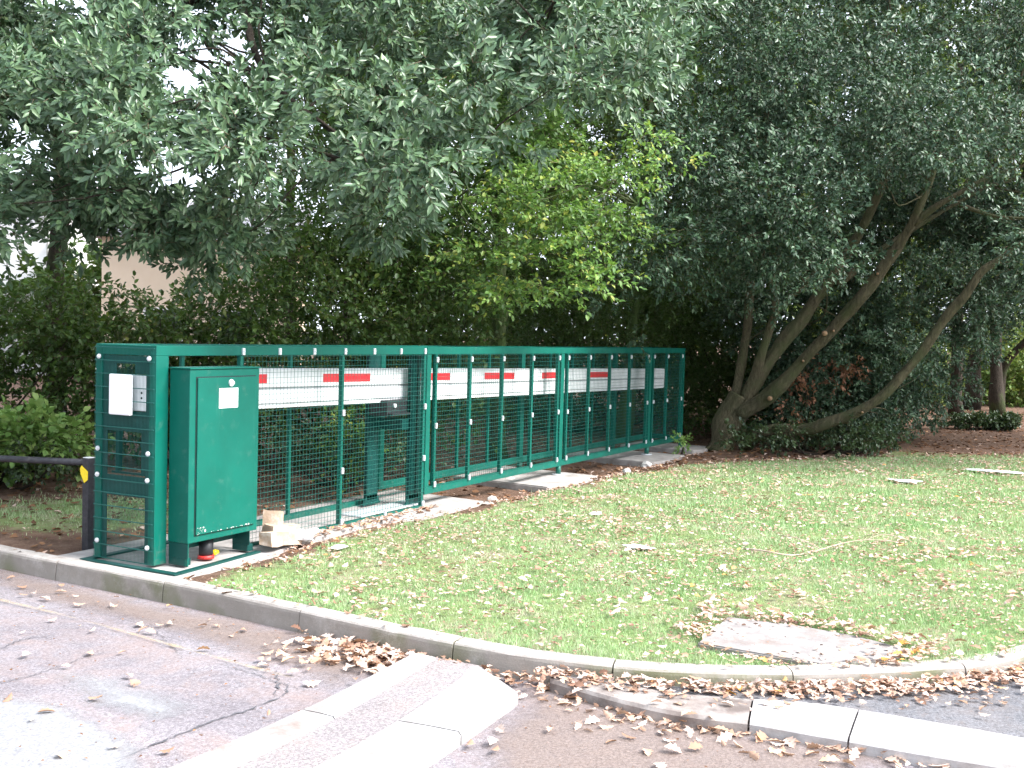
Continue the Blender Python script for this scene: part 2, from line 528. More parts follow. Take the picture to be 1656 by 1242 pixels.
# ================================================================ GROUND, ROAD, KERB
RZ = -.135
kerb_px = [(0, 893), (75, 912), (256, 943), (476, 990), (601, 1018), (727, 1040), (827, 1055), (992, 1079), (1214, 1090), (1284, 1091), (1426, 1086), (1562, 1077), (1656, 1059)]
kp = [on_z(*p)[:2] for p in kerb_px]
kp = [np.array(p) for p in ((.0, 60.), (-.02, 30.), (-.08, 12.), (-.12, 6.), (-.15, 3.), (-.165, 2.), (-.185, 1.319), (-.215, .749), (-.25, -.292), (-.283, -.816),
                            (-.338, -1.472), (-.40, -2.081), (-.432, -2.585), (-.43, -2.973), (-.345, -3.496), (-.185, -3.922), (.04, -4.305), (.32, -4.681), (.646, -5.044), (1.034, -5.294),
                            (1.7, -5.56), (3.2, -5.95), (6., -6.4), (12., -7.), (30., -8.), (70., -10.))]
KL = catmull([np.array((p[0], p[1], 0)) for p in kp], 14)[:, :2]     # front top edge of the kerb
kt = np.gradient(KL, axis=0); kt = kt / np.linalg.norm(kt, axis=1)[:, None]
KN = np.stack([-kt[:, 1], kt[:, 0]], 1)                               # inward normal
if (KN[len(KN) // 2] @ np.array([1, 0])) < 0: KN = -KN
kerb_len = np.concatenate([[0], np.cumsum(np.linalg.norm(np.diff(KL, axis=0), axis=1))])


def kerb_at(s):
    return np.array([np.interp(s, kerb_len, KL[:, 0]), np.interp(s, kerb_len, KL[:, 1])]), \
        np.array([np.interp(s, kerb_len, KN[:, 0]), np.interp(s, kerb_len, KN[:, 1])])


def s_of(p):
    return kerb_len[np.argmin(np.linalg.norm(KL - np.asarray(p)[:2], axis=1))]


# kerb stones in one curved run with open joints
m, nt, N, L, bs = mat('kerb_concrete')
co = texcoord(nt, kind='World')
base = ramp(nt, noise_node(nt, co, 6, 6, .7), [(.35, (.34, .31, .285)), (.65, (.48, .45, .43))])
fine = ramp(nt, noise_node(nt, co, 140, 2), [(.3, .82), (.7, 1.1)])
base = mixcol(nt, 1.0, base, fine, 'MULTIPLY')
geo = N.new('ShaderNodeNewGeometry')
base = mixcol(nt, 1.0, base, ramp(nt, geo.outputs['Random Per Island'], [(0, (.78, .76, .74)), (1, (1.08, 1.06, 1.04))]), 'MULTIPLY')
spl = ramp(nt, noise_node(nt, co, 11, 7, .8), [(.54, 0), (.66, .6)])
base = mixcol(nt, spl, base, (.20, .17, .145)); sx = N.new('ShaderNodeSeparateXYZ'); L.new(geo.outputs['Normal'], sx.inputs[0])
vert = ramp(nt, sx.outputs[2], [(.35, 1), (.8, 0)])
alg = ramp(nt, noise_node(nt, co, 3.5, 8, .8), [(.28, .25), (.52, 1)])
mossc = mixcol(nt, ramp(nt, noise_node(nt, co, 1.6, 3), [(.5, 0), (.62, 1)]), (.22, .195, .17), (.11, .115, .05))
fm = N.new('ShaderNodeMath'); fm.operation = 'MULTIPLY'; L.new(vert, fm.inputs[0]); L.new(alg, fm.inputs[1])
fm2 = N.new('ShaderNodeMath'); fm2.operation = 'MULTIPLY'; L.new(fm.outputs[0], fm2.inputs[0]); fm2.inputs[1].default_value = .85
base = mixcol(nt, fm2.outputs[0], base, mossc)
L.new(base, bs.inputs['Base Color']); bs.inputs['Roughness'].default_value = .92
bump(nt, bs, noise_node(nt, co, 110, 3), .5, .004)
M['kerb'] = m

sec = [(0.0, RZ - .12), (-.012, RZ), (-.002, -.028), (.002, -.014), (.010, -.004), (.024, .002), (.108, .004), (.116, -.003), (.116, -.15)]
joints_px = [(-120, 866), (75, 912), (256, 943), (476, 990), (727, 1040), (992, 1079), (1284, 1091), (1562, 1077)]
js = [s_of(on_z(*p)) for p in joints_px]
step = .915
a = js[0]
while a > 2: a -= step; js.append(a)
a = max(js)
while a < kerb_len[-1] - 2: a += step; js.append(a)
js = sorted(js)
kb = MB()
for i in range(len(js) - 1):
    s0, s1 = js[i] + .004, js[i + 1] - .004
    far = abs(s0 - s_of((-.4, -2))) > 9
    n = 2 if far else 9
    rr = random.Random(i)
    dz0, dz1, dn = rr.uniform(-.004, .004), rr.uniform(-.004, .004), rr.uniform(-.004, .004)
    vs = []
    for k in range(n):
        t = k / (n - 1)
        s = s0 + (s1 - s0) * t
        P, Nn = kerb_at(s)
        for j, (o, z) in enumerate(sec):
            wob = .0 if far else mnoise.noise(Vector((s * 6, j * .7, 1.3))) * .0035
            q = P + Nn * (o + dn + wob)
            vs.append((q[0], q[1], z + (dz0 + (dz1 - dz0) * t if j > 1 else 0) + (wob if 2 <= j <= 6 else 0)))
    m_ = len(sec)
    fs = [(k * m_ + j, k * m_ + j + 1, (k + 1) * m_ + j + 1, (k + 1) * m_ + j) for k in range(n - 1) for j in range(m_ - 1)]
    fs += [tuple(range(m_)), tuple(range((n - 1) * m_ + m_ - 1, (n - 1) * m_ - 1, -1))]
    kb.add(vs, fs)
ko = kb.build('kerb', M['kerb']); tag(ko, kind='structure')
# mortar line filling the joints a little below the faces
jm = MB()
vs = []
for i in range(len(KL)):
    for o, z in ((.012, RZ - .05), (.012, -.022), (.11, -.016), (.11, -.1)):
        q = KL[i] + KN[i] * o
        vs.append((q[0], q[1], z))
jm.add(vs, [(i * 4 + j, i * 4 + j + 1, (i + 1) * 4 + j + 1, (i + 1) * 4 + j) for i in range(len(KL) - 1) for j in range(3)])
M['mortar'] = mat_noise('mortar', (.06, .055, .045), (.11, .10, .07), 20, rough=.95)
tag(jm.build('kerb_mortar', M['mortar']), kind='structure')

# lawn outline (world)
LAWN = [on_z(*p)[:2] for p in [(330, 938), (400, 922), (480, 896), (540, 868), (600, 850), (680, 838), (790, 822), (870, 795), (960, 779), (1100, 752), (1200, 746), (1290, 742), (1420, 738)]]
LAWN = [(-.27, -.85)] + [tuple(p) for p in LAWN] + [(13.4, -4.6), (15.5, -7.2), (20, -9), (20, -20), (-3, -20), (-3, -.85)]
LAWN = np.array(LAWN)


def sdist_poly(P, poly):
    """signed distance, positive inside"""
    d = np.full(len(P), 1e9)
    for i in range(len(poly)):
        a, b = poly[i], poly[(i + 1) % len(poly)]
        ab = b - a
        t = np.clip(((P - a) @ ab) / (ab @ ab + 1e-12), 0, 1)
        d = np.minimum(d, np.linalg.norm(P - a - t[:, None] * ab, axis=1))
    return np.where(inpoly(P[:, 0], P[:, 1], poly), d, -d)


def wob2(x, y, s, seed=0):
    """cheap smooth noise"""
    return (np.sin(x * s * 1.0 + seed) * np.cos(y * s * 1.3 + seed * 2) + .5 * np.sin(x * s * 2.3 + y * s * 1.7 + seed * 3) + .3 * np.cos(x * s * 4.1 - y * s * 3.7 + seed)) / 1.8


def ground_z(x, y):
    x = np.asarray(x, float); y = np.asarray(y, float)
    h = .012 * wob2(x, y, 2.1, 1.0) + .006 * wob2(x, y, 7.0, 2.0) - .012
    dip = np.clip((x - 3.9) / .8, 0, 1) * np.clip((y + .62) / .35, 0, 1) * np.clip((3.5 - y) / 2, 0, 1)
    h = h - .065 * dip
    slabd = np.clip((4.3 - x) / .3, 0, 1) * np.clip((y + .42) / .12, 0, 1) * np.clip((1.0 - y) / .2, 0, 1) * np.clip((x + .5) / .2, 0, 1)
    h = h - .03 * slabd
    # a touch higher in the middle of the lawn, nothing far away
    h = h + .05 * np.exp(-(((x - 5) / 3.5) ** 2 + ((y + 3) / 1.6) ** 2))
    mx, my = x - .58, y + 4.05
    h = h - .028 * np.exp(-((mx / .5) ** 2 + (my / .55) ** 2) ** 2)
    # wood floor rises gently
    return h


rows = []
ang_step = []
fan_s = np.concatenate([np.linspace(2, s_of((-.22, 2.4)), 60, endpoint=False), np.linspace(s_of((-.22, 2.4)), s_of((1.7, -5.56)), 330, endpoint=False),
                        np.linspace(s_of((1.7, -5.56)), kerb_len[-1] - .5, 60)])
cols = np.concatenate([[0.0], np.cumsum(np.geomspace(.03, .16, 150)), 14 + np.cumsum(np.geomspace(.2, 40, 50))])
cols[151:] += cols[150] - 14 if cols[150] > 14 else 0
cols = np.sort(cols)
near = []
P0 = np.array([kerb_at(s)[0] + kerb_at(s)[1] * .110 for s in fan_s])
fr = np.linspace(0, 1, len(fan_s))
# directions fan from +Y side to -Y side so that rows never cross
hub = np.array([-9., -3.0])
Dr = nrm(P0 - hub)
Dr = nrm(Dr * .8 + np.array([.6, 0.]))
Gx = P0[:, 0:1] + Dr[:, 0:1] * cols[None]
Gy = P0[:, 1:2] + Dr[:, 1:2] * cols[None]
Gz = ground_z(Gx, Gy)
edge = np.clip(cols / .12, 0, 1)[None]
Gz = Gz * edge + (-.012) * (1 - edge)
Gz = np.where(cols[None] > 30, -.02, Gz)
nr, nc = Gx.shape
V = np.stack([Gx, Gy, Gz], -1).reshape(-1, 3)
I = np.arange(nr * nc).reshape(nr, nc)
F = np.stack([I[:-1, :-1], I[:-1, 1:], I[1:, 1:], I[1:, :-1]], -1).reshape(-1, 4)[:, ::-1]
go = np_mesh('ground', V, [F], [], smooth=True)
tag(go, kind='structure')
sdl = sdist_poly(V[:, :2], LAWN)
near_x = V[:, 0] < 16
# second small grassy bit behind the kerb at the left
patch = np.exp(-(((V[:, 0] - 1.3) / .9) ** 2 + ((V[:, 1] - 2.1) / .9) ** 2))
lawn_mask = np.clip(.5 + (sdl + .12 * wob2(V[:, 0], V[:, 1], 5, 3)) / .22, 0, 1)
lawn_mask = np.maximum(lawn_mask, .75 * np.clip(patch * 1.6, 0, 1))
me = go.data
at = me.attributes.new('lawn', 'FLOAT', 'POINT'); at.data.foreach_set('value', lawn_mask.astype(np.float32))
m, nt, N, L, bs = mat('ground_soil_and_turf')
co = texcoord(nt, kind='World')
an = N.new('ShaderNodeAttribute'); an.attribute_name = 'lawn'
soil = ramp(nt, noise_node(nt, co, 5, 8, .7), [(.3, (.085, .050, .034)), (.5, (.155, .095, .068)), (.7, (.24, .16, .12))])
spk = ramp(nt, noise_node(nt, co, 55, 4, .7), [(.58, 0), (.68, 1)])
soil = mixcol(nt, spk, soil, (.34, .22, .15))
turf = ramp(nt, noise_node(nt, co, 9, 8, .75), [(.3, (.16, .16, .09)), (.5, (.20, .26, .10)), (.7, (.27, .33, .14))])
turf = mixcol(nt, ramp(nt, noise_node(nt, co, 2.2, 5, .7), [(.50, 0), (.66, 1)]), turf, (.34, .28, .20))
fmix = N.new('ShaderNodeMath'); fmix.operation = 'ADD'
L.new(an.outputs['Fac'], fmix.inputs[0])
ns = N.new('ShaderNodeMath'); ns.operation = 'MULTIPLY_ADD'; L.new(noise_node(nt, co, 14, 5), ns.inputs[0]); ns.inputs[1].default_value = .8; ns.inputs[2].default_value = -.4
L.new(ns.outputs[0], fmix.inputs[1])
fac = ramp(nt, fmix.outputs[0], [(.38, 0), (.62, 1)])
L.new(mixcol(nt, fac, soil, turf), bs.inputs['Base Color'])
bs.inputs['Roughness'].default_value = .97; bs.inputs['Specular IOR Level'].default_value = .15
bump(nt, bs, noise_node(nt, co, 26, 8, .75), .9, .03)
me.materials.append(m)

# road: one big sheet under everything
def asphalt(name, c0, c1, stain, amt):
    m, nt, N, L, bs = mat(name)
    co = texcoord(nt, kind='World')
    b0 = ramp(nt, noise_node(nt, co, 1.3, 6, .65), [(.35, c0), (.65, c1)])
    agg = ramp(nt, noise_node(nt, co, 70, 6, .95), [(.36, .38), (.5, 1.0), (.62, 1.75)])
    b1 = mixcol(nt, 1.0, b0, agg, 'MULTIPLY')
    spots = ramp(nt, noise_node(nt, co, 22, 5, .8), [(.60, 0), (.70, .55)])
    b1 = mixcol(nt, spots, b1, (.16, .10, .075))
    brn = ramp(nt, noise_node(nt, co, 2.6, 7, .75, .5), [(.46, 0), (.68, amt)])
    b1 = mixcol(nt, brn, b1, stain)
    L.new(b1, bs.inputs['Base Color'])
    bs.inputs['Roughness'].default_value = .88; bs.inputs['Specular IOR Level'].default_value = .3
    bump(nt, bs, noise_node(nt, co, 110, 4, .8), .8, .008)
    return m


M['asphalt'] = asphalt('asphalt', (.185, .165, .178), (.255, .232, .245), (.27, .19, .165), .55)
xs = np.concatenate([-np.geomspace(3, 300, 24)[::-1], np.linspace(-2.9, 3, 40), np.geomspace(3.2, 500, 24)])
ys = np.concatenate([-np.geomspace(6.5, 400, 20)[::-1], np.linspace(-6.4, 3, 60), np.geomspace(3.2, 400, 20)])
X_, Y_ = np.meshgrid(xs, ys, indexing='ij')
# the road dips towards the gutter
Z_ = np.full_like(X_, RZ) + .004 * wob2(X_, Y_, 1.5, 4) * (np.abs(X_) < 6)
Z_ = np.where((X_ > 2.5), RZ - .12, Z_)
I = np.arange(X_.size).reshape(X_.shape)
F = np.stack([I[:-1, :-1], I[1:, :-1], I[1:, 1:], I[:-1, 1:]], -1).reshape(-1, 4)
ro = np_mesh('road', np.stack([X_, Y_, Z_], -1).reshape(-1, 3), [F], [M['asphalt']], smooth=True)
tag(ro, kind='structure')


def patch_mat(name, c0, c1, lo, hi, scale, alpha_max=.9, grain=120):
    """worn paint or worn patch: shows only where the noise leaves it"""
    m, nt, N, L, bs = mat(name)
    co = texcoord(nt, kind='World')
    col = ramp(nt, noise_node(nt, co, grain, 3, .7), [(.35, c0), (.65, c1)])
    L.new(col, bs.inputs['Base Color']); bs.inputs['Roughness'].default_value = .85
    uv = N.new('ShaderNodeAttribute'); uv.attribute_name = 'soft'
    n1 = noise_node(nt, co, scale, 8, .75)
    s = N.new('ShaderNodeMath'); s.operation = 'MULTIPLY_ADD'; L.new(n1, s.inputs[0]); s.inputs[1].default_value = 1.0; L.new(uv.outputs['Fac'], s.inputs[2])
    a = ramp(nt, s.outputs[0], [(lo, 0), (hi, alpha_max)])
    L.new(a, bs.inputs['Alpha'])
    return m


def soft_sheet(name, poly, z, m, fade, res=.05, kind='structure'):
    """sheet clipped to a polygon, with an attribute that falls off towards its outline"""
    poly = np.asarray(poly, float)
    lo, hi = poly.min(0) - fade, poly.max(0) + fade
    nx = max(2, int((hi[0] - lo[0]) / res)); ny = max(2, int((hi[1] - lo[1]) / res))
    X, Y = np.meshgrid(np.linspace(lo[0], hi[0], nx), np.linspace(lo[1], hi[1], ny), indexing='ij')
    P = np.stack([X.ravel(), Y.ravel()], 1)
    sd = sdist_poly(P, poly)
    I = np.arange(X.size).reshape(X.shape)
    F = np.stack([I[:-1, :-1], I[1:, :-1], I[1:, 1:], I[:-1, 1:]], -1).reshape(-1, 4)
    F = F[(sd[F] > -fade).any(1)]
    Zs = z + .004 * wob2(P[:, 0], P[:, 1], 1.5, 4)
    o = np_mesh(name, np.column_stack([P, Zs]), [F], [m])
    at = o.data.attributes.new('soft', 'FLOAT', 'POINT')
    at.data.foreach_set('value', np.clip(sd / fade * .5, -.5, .5).astype(np.float32))
    tag(o, kind=kind)
    return o


def rz(pts, z=RZ): return [tuple(on_z(*p, z)[:2]) for p in pts]


# pale worn concrete patch at the lower left, brown silt by the kerb, faded yellow line
M['worn'] = patch_mat('worn_concrete_patch', (.22, .22, .23), (.36, .36, .37), .45, .90, 6, .75, 75)
soft_sheet('road_patch', rz([(-260, 1100), (0, 1128), (80, 1135), (160, 1165), (235, 1205), (215, 1300), (-200, 1500)]), RZ + .006, M['worn'], .12)
soft_sheet('road_patch', rz([(80, 1085), (180, 1095), (330, 1140), (250, 1175), (140, 1140)]), RZ + .006, M['worn'], .22)
M['silt'] = patch_mat('brown_silt', (.16, .115, .095), (.32, .245, .21), .45, .95, 5, .55, 70)
soft_sheet('road_silt', rz([(-60, 905), (256, 978), (476, 1020), (601, 1050), (700, 1072), (600, 1095), (540, 1120), (470, 1085), (330, 1040), (150, 995), (0, 955)]), RZ + .009, M['silt'], .2)
soft_sheet('road_silt', rz([(860, 1112), (1000, 1140), (1209, 1175), (1370, 1205), (1500, 1240), (1200, 1300), (760, 1280), (760, 1200)]), RZ + .009, M['silt'], .25)
M['yline'] = patch_mat('faded_yellow_paint', (.36, .27, .13), (.50, .38, .18), .72, 1.05, 1.6, .6, 70)
yl = [(-300, 890), (0, 965), (80, 986), (150, 1005), (240, 1030), (330, 1055), (430, 1079), (495, 1090)]
ylw = np.array([on_z(*p, RZ)[:2] for p in yl])
ylw = np.array([(-.78, 2.0), (-.80, .5), (-.84, 0), (-.89, -.5), (-.95, -1.0), (-1.0, -1.45), (-1.04, -1.85), (-1.05, -2.1)])
soft_sheet('yellow_line', [tuple(p + np.array((.04, 0))) for p in ylw] + [tuple(p - np.array((.04, 0))) for p in ylw[::-1]], RZ + .013, M['yline'], .05, .02)
M['tar'] = mat_noise('crack', (.06, .06, .068), (.12, .115, .125), 30, rough=.9)


def crack(pts_px, wd, seed, z=RZ + .006, z0=RZ):
    P = catmull([np.array((*on_z(*p, z0)[:2], 0)) for p in pts_px], 14)
    rr = random.Random(seed)
    mb = MB(); vs = []
    for i, p in enumerate(P):
        t = P[min(i + 1, len(P) - 1)] - P[max(i - 1, 0)]
        n_ = np.array([-t[1], t[0]]) / (np.linalg.norm(t) + 1e-9)
        o = rr.uniform(-1, 1) * .012
        h = wd * .62 * rr.uniform(.2, 1.2) * min(1, 3 * min(i, len(P) - 1 - i) / len(P) + .15)
        zz = z + .004 * float(wob2(p[0], p[1], 1.5, 4))
        vs += [(p[0] + n_[0] * (o + h), p[1] + n_[1] * (o + h), zz), (p[0] + n_[0] * (o - h), p[1] + n_[1] * (o - h), zz)]
    mb.add(vs, [(2 * i, 2 * i + 1, 2 * i + 3, 2 * i + 2) for i in range(len(P) - 1)])
    tag(mb.build('road_crack', M['tar']), kind='structure')


crack([(-60, 1060), (0, 1050), (40, 1035), (95, 1028)], .009, 1)
crack([(-60, 1122), (0, 1107), (60, 1092), (130, 1068), (170, 1055)], .005, 2)
crack([(170, 1240), (250, 1205), (340, 1170), (450, 1130), (470, 1100)], .011, 3)
crack([(345, 1072), (400, 1088), (455, 1105), (500, 1120)], .006, 4)
crack([(445, 1085), (450, 1105), (445, 1130)], .010, 5)
crack([(240, 1010), (270, 1040), (300, 1068)], .005, 6)

# the two flush kerb bands crossing the road and the low kerb at the right
def slab_run(name, back, front, z, joints=(), m=None, thick=.1, z_end=None):
    """pairs of points -> slab with rounded top edges, split at the joints"""
    back = np.array([(*p, 0) for p in back]); front = np.array([(*p, 0) for p in front])
    B = catmull(back, 8)[:, :2]; Fr = catmull(front, 8)[:, :2]
    mb = MB()
    n = len(B)
    cuts = [0] + [int(j * (n - 1)) for j in joints] + [n - 1]
    for c0, c1 in zip(cuts[:-1], cuts[1:]):
        vs = []
        ks = list(range(c0, c1 + 1))
        for q, i in enumerate(ks):
            b, f = B[i], Fr[i]
            if q == 0 and c0 > 0: b = b + nrm(B[i + 1] - b) * .010; f = f + nrm(Fr[i + 1] - f) * .010
            zz = z if z_end is None else z + (z_end - z) * i / (n - 1)
            d = (f - b) / (np.linalg.norm(f - b) + 1e-9)
            for p, h in ((b, zz - thick), (b, zz - .014), (b + d * .012, zz), ((b + f) / 2, zz + .002), (f - d * .014, zz), (f, zz - .016), (f, zz - thick)):
                vs.append((p[0], p[1], h))
        k = 7
        fs = [(a * k + j, a * k + j + 1, (a + 1) * k + j + 1, (a + 1) * k + j) for a in range(len(ks) - 1) for j in range(k - 1)]
        fs += [tuple(range(k)), tuple(range((len(ks) - 1) * k + k - 1, (len(ks) - 1) * k - 1, -1))]
        mb.add(vs, fs, 1 if (isinstance(m, list) and c0 > 0) else 0)
    return tag(mb.build(name, m), kind='structure')


M['band'] = mat_noise('pale_kerb_band', (.27, .255, .25), (.40, .385, .375), 14, rough=.9, bumps=(100, .4, .004), dirt=((.20, .16, .14), 2.6, .40))
zb = -.075
slab_run('kerb_band', [(-3.6, -2.33), (-2.41, -2.45), (-1.6, -2.47), (-1.1, -2.45), (-.50, -2.40)], [(-3.6, -2.57), (-2.40, -2.665), (-1.6, -2.665), (-1.1, -2.63), (-.50, -2.56)], zb, (.55,), M['band'])
slab_run('kerb_band', [(-3.6, -2.82), (-2.15, -2.92), (-1.6, -2.92), (-1.1, -2.88), (-.50, -2.80)], [(-3.6, -3.15), (-2.1, -3.235), (-1.6, -3.235), (-1.05, -3.21), (-.78, -3.19), (-.50, -3.12)], zb, (.62,), M['band'])
# infill between the bands: brownish asphalt
M['infill'] = asphalt('brown_asphalt', (.23, .205, .208), (.29, .26, .262), (.27, .21, .18), .4)
slab_run('road_infill', [(-3.6, -2.55), (-2.4, -2.65), (-1.6, -2.65), (-1.1, -2.60), (-.48, -2.50)], [(-3.6, -2.84), (-2.15, -2.94), (-1.6, -2.94), (-1.1, -2.90), (-.48, -2.84)], zb - .008, (), M['infill'])
zk = -.07
M['lowkerb_dirty'] = mat_noise('low_kerb_dirty', (.12, .095, .085), (.24, .20, .18), 6, rough=.95, bumps=(90, .5, .004), dirt=((.34, .31, .29), 4, .4))
M['lowkerb'] = mat_noise('low_kerb', (.30, .285, .28), (.44, .42, .415), 12, rough=.9, bumps=(100, .4, .004), dirt=((.22, .19, .16), 1.6, .36))
slab_run('low_kerb', rz([(893, 1093), (1000, 1105), (1110, 1121), (1216, 1129), (1300, 1134), (1387, 1146), (1520, 1168), (1656, 1192), (1900, 1240)], zk),
         rz([(889, 1099), (1000, 1131), (1100, 1153), (1209, 1166), (1290, 1180), (1370, 1194), (1500, 1217), (1640, 1240), (1880, 1285)], zk), zk, (.375, .625, .94), [M['lowkerb_dirty'], M['lowkerb']])
# footway between low kerb and main kerb
fw = rz([(893, 1095), (971, 1104), (1052, 1117), (1133, 1128), (1224, 1130), (1380, 1147), (1656, 1194), (1900, 1242), (2300, 1330)], zk)
kk = [KL[i] + KN[i] * .004 for i in range(len(KL)) if -9 < KL[i, 1] < -3.25 and KL[i, 0] < 14]
mb = MB().prism(fw + [(3.0, -9.0), (8, -9.5), (13, -9)] + [tuple(p) for p in kk[::-1]], zk - .05, zk - .012)
M['footway'] = asphalt('footway_asphalt', (.12, .12, .13), (.17, .168, .18), (.2, .16, .14), .4)
tag(mb.build('footway', M['footway']), kind='structure')

# concrete strip under the near fence section and the pads
cs = MB().prism([(-.19, -.33), (.85, -.30), (1.4, -.16), (2.6, -.14), (2.95, -.30), (4.02, -.40), (4.15, .85), (-.15, .85)], -.12, -.004)
tag(cs.build('concrete_strip', M['concrete']), kind='structure')


def warp_obj(o, amp, s, seed=0):
    me = o.data
    for v in me.vertices:
        q = v.co * s + Vector((seed, seed * .7, 0))
        v.co += Vector((mnoise.noise(q), mnoise.noise(q + Vector((5, 0, 0))), mnoise.noise(q + Vector((0, 5, 0))))) * amp


pads = [((5.35, -.34), (6.05, -.46), (6.62, -.38), (6.75, .95), (5.5, .95), 'pad under the middle leg of the long fence'),
        ((8.35, -.40), (9.05, -.50), (9.62, -.42), (9.75, .95), (8.5, .95), 'pad under the far leg of the long fence'),
        ((10.3, -.30), (10.55, -.42), (11.05, -.32), (11.25, .85), (10.4, .9), 'pad at the far end of the fence')]
for p in pads:
    o = MB().prism(p[:5], -.16, -.003).build('concrete_pad', M['concrete'])
    bm = bmesh.new(); bm.from_mesh(o.data)
    bmesh.ops.bevel(bm, geom=[e for e in bm.edges], offset=.012, segments=2, affect='EDGES')
    bm.to_mesh(o.data); bm.free()
    warp_obj(o, .012, 6, 3)
    tag(o, 'weathered concrete ' + p[5], 'concrete pad', 'concrete pads under the fence')
# slab cover in the lawn
mh = rz([(1176, 998), (1290, 1012), (1390, 1030), (1476, 1053), (1440, 1067), (1325, 1074), (1230, 1058), (1128, 1040)], .0)
o = MB().prism(mh, -.06, .004).build('slab_cover', M['band'])
bm = bmesh.new(); bm.from_mesh(o.data)
bmesh.ops.bevel(bm, geom=bm.edges[:], offset=.008, segments=2, affect='EDGES')
bm.to_mesh(o.data); bm.free()
o.data.materials[0] = mat_noise('worn_slab', (.20, .18, .172), (.30, .275, .265), 9, rough=.95, bumps=(70, .5, .005), dirt=((.19, .135, .11), 3.0, .36))
tag(o, 'pale concrete slab set in the grass and ringed with fallen leaves', 'slab')

# ================================================================ FENCE
H = 1.5


def wires(x0, x1, z0, z1, y, dx, dz, r=.00092, axis='x', rh=None):
    """welded mesh: square wires both ways"""
    mb = MB()

    def b(a0, a1, c0, c1, y0, y1):
        if axis == 'x': mb.box(a0, a1, y0, y1, c0, c1)
        else: mb.box(y0, y1, a0, a1, c0, c1)
    n = int(round((x1 - x0) / dx))
    for i in range(n + 1):
        x = x0 + (x1 - x0) * i / n
        b(x - r, x + r, z0, z1, y - r, y + r)
    n = int(round((z1 - z0) / dz))
    for i in range(n + 1):
        z = z0 + (z1 - z0) * i / n
        q = rh or r * 1.25
        b(x0, x1, z - q, z + q, y - r - 2 * q, y - r)
    return mb


clip_me = MB().box(-.013, .013, -.014, .004, -.026, .026, bev=.003).box(-.006, .006, -.020, -.012, -.006, .006, bev=.001).mesh('clip', M['galv'])


def clip(parent, x, y, z, rx=0):
    o = link('clip', clip_me, parent)
    o.matrix_parent_inverse = Matrix.Identity(4)
    p = Vector((x, y, z)) - parent.location
    o.location = p
    if rx: o.rotation_euler = (0, 0, rx)
    return o


# near section: housing frame
F1 = empty('mesh_fence', (0, 0, 0), 'green mesh fence section around the control cabinet, nearest the road kerb', 'fence')
W_ = .57
T_ = .07
bx('post', M['green'], F1, 0, .114, 0, .06, .012, H - T_, bev=.004)                  # near corner post
bx('post', M['green'], F1, .0, .06, W_ - .06, W_, .012, H - T_, bev=.004)
bx('post', M['green'], F1, 3.31, 3.37, W_ - .05, W_, .012, H - T_, bev=.004)
bx('top_rail', M['green'], F1, 0, 3.385, 0, .06, H - T_, H, bev=.004)
bx('top_rail', M['green'], F1, 0, 3.385, W_ - .06, W_, H - T_, H, bev=.004)
bx('top_rail', M['green'], F1, 0.002, .058, .061, W_ - .061, H - T_ - .001, H - .001, bev=.004)
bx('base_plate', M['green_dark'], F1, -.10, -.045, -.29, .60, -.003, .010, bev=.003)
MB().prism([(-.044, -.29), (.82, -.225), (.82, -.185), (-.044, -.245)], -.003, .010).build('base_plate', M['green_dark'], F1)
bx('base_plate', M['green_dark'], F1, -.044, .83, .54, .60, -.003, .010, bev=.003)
bx('base_plate', M['green'], F1, .831, 3.40, -.012, .045, -.003, .012, bev=.003)
bx('base_plate', M['green'], F1, .831, 3.40, W_ - .05, W_ + .02, -.003, .035, bev=.003)
for x in (.835, 2.075, 3.345):
    bx('mesh_bar', M['green'], F1, x - .016, x + .016, -.006, .03, .013, H - T_ - .001, bev=.002)
for x in (.80, 2.075, ):
    bx('mesh_bar', M['green'], F1, x - .016, x + .016, W_ - .03, W_ - .004, .036, H - T_ - .001, bev=.002)
wires(.85, 3.36, .015, H - .075, -.009, .042, .042).build('mesh_panel', M['wire'], F1)
for x in (.849, 1.261, 1.687, 2.1, 2.52, 2.935, 3.34):
    clip(F1, x, 0, H - .04)
for x, z in ((2.078, .947), (2.078, .46), (2.078, .03), (3.345, .945), (3.345, .46), (3.345, .03), (2.72, .02)):
    clip(F1, x, -.010, z)
# end face towards the road: plate with cut-outs, fine mesh, bolts
pl = MB()
x0, x1 = .012, .018
pl.box(x0, x1, .0605, .10, .012, H - .075).box(x0, x1, .465, W_ - .061, .012, H - .075)
pl.box(x0, x1, .1005, .4645, 1.37, H - .075).box(x0, x1, .1005, .207, 1.305, 1.37).box(x0, x1, .386, .4645, .905, 1.37).box(x0, x1, .1005, .3855, .905, 1.045)
pl.box(x0, x1, .1005, .4645, .46, .60)
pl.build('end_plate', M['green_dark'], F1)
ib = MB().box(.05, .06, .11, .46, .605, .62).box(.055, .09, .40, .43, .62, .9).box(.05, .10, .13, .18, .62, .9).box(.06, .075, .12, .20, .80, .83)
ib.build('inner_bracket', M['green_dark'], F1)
wires(.005, W_ - .005, .02, H - .02, -.008, .0127, .0915, .0006, axis='y', rh=.0030).build('mesh_panel', M['wire'], F1)
bolt_me = MB()
bolt_me.tube([(0, 0, 0), (-.008, 0, 0)], [.017, .017], 14).tube([(-.008, 0, 0), (-.018, 0, 0)], [.011, .009], 6)
bolt_me = bolt_me.mesh('bolt', M['galv'])
for y, z in ((.524, 1.413), (.051, 1.411), (.528, .775), (.052, .770), (.530, .594), (.055, .589), (.526, .134), (.049, .132)):
    o = link('bolt', bolt_me, F1); o.matrix_parent_inverse = Matrix.Identity(4); o.location = (-.011, y, z)

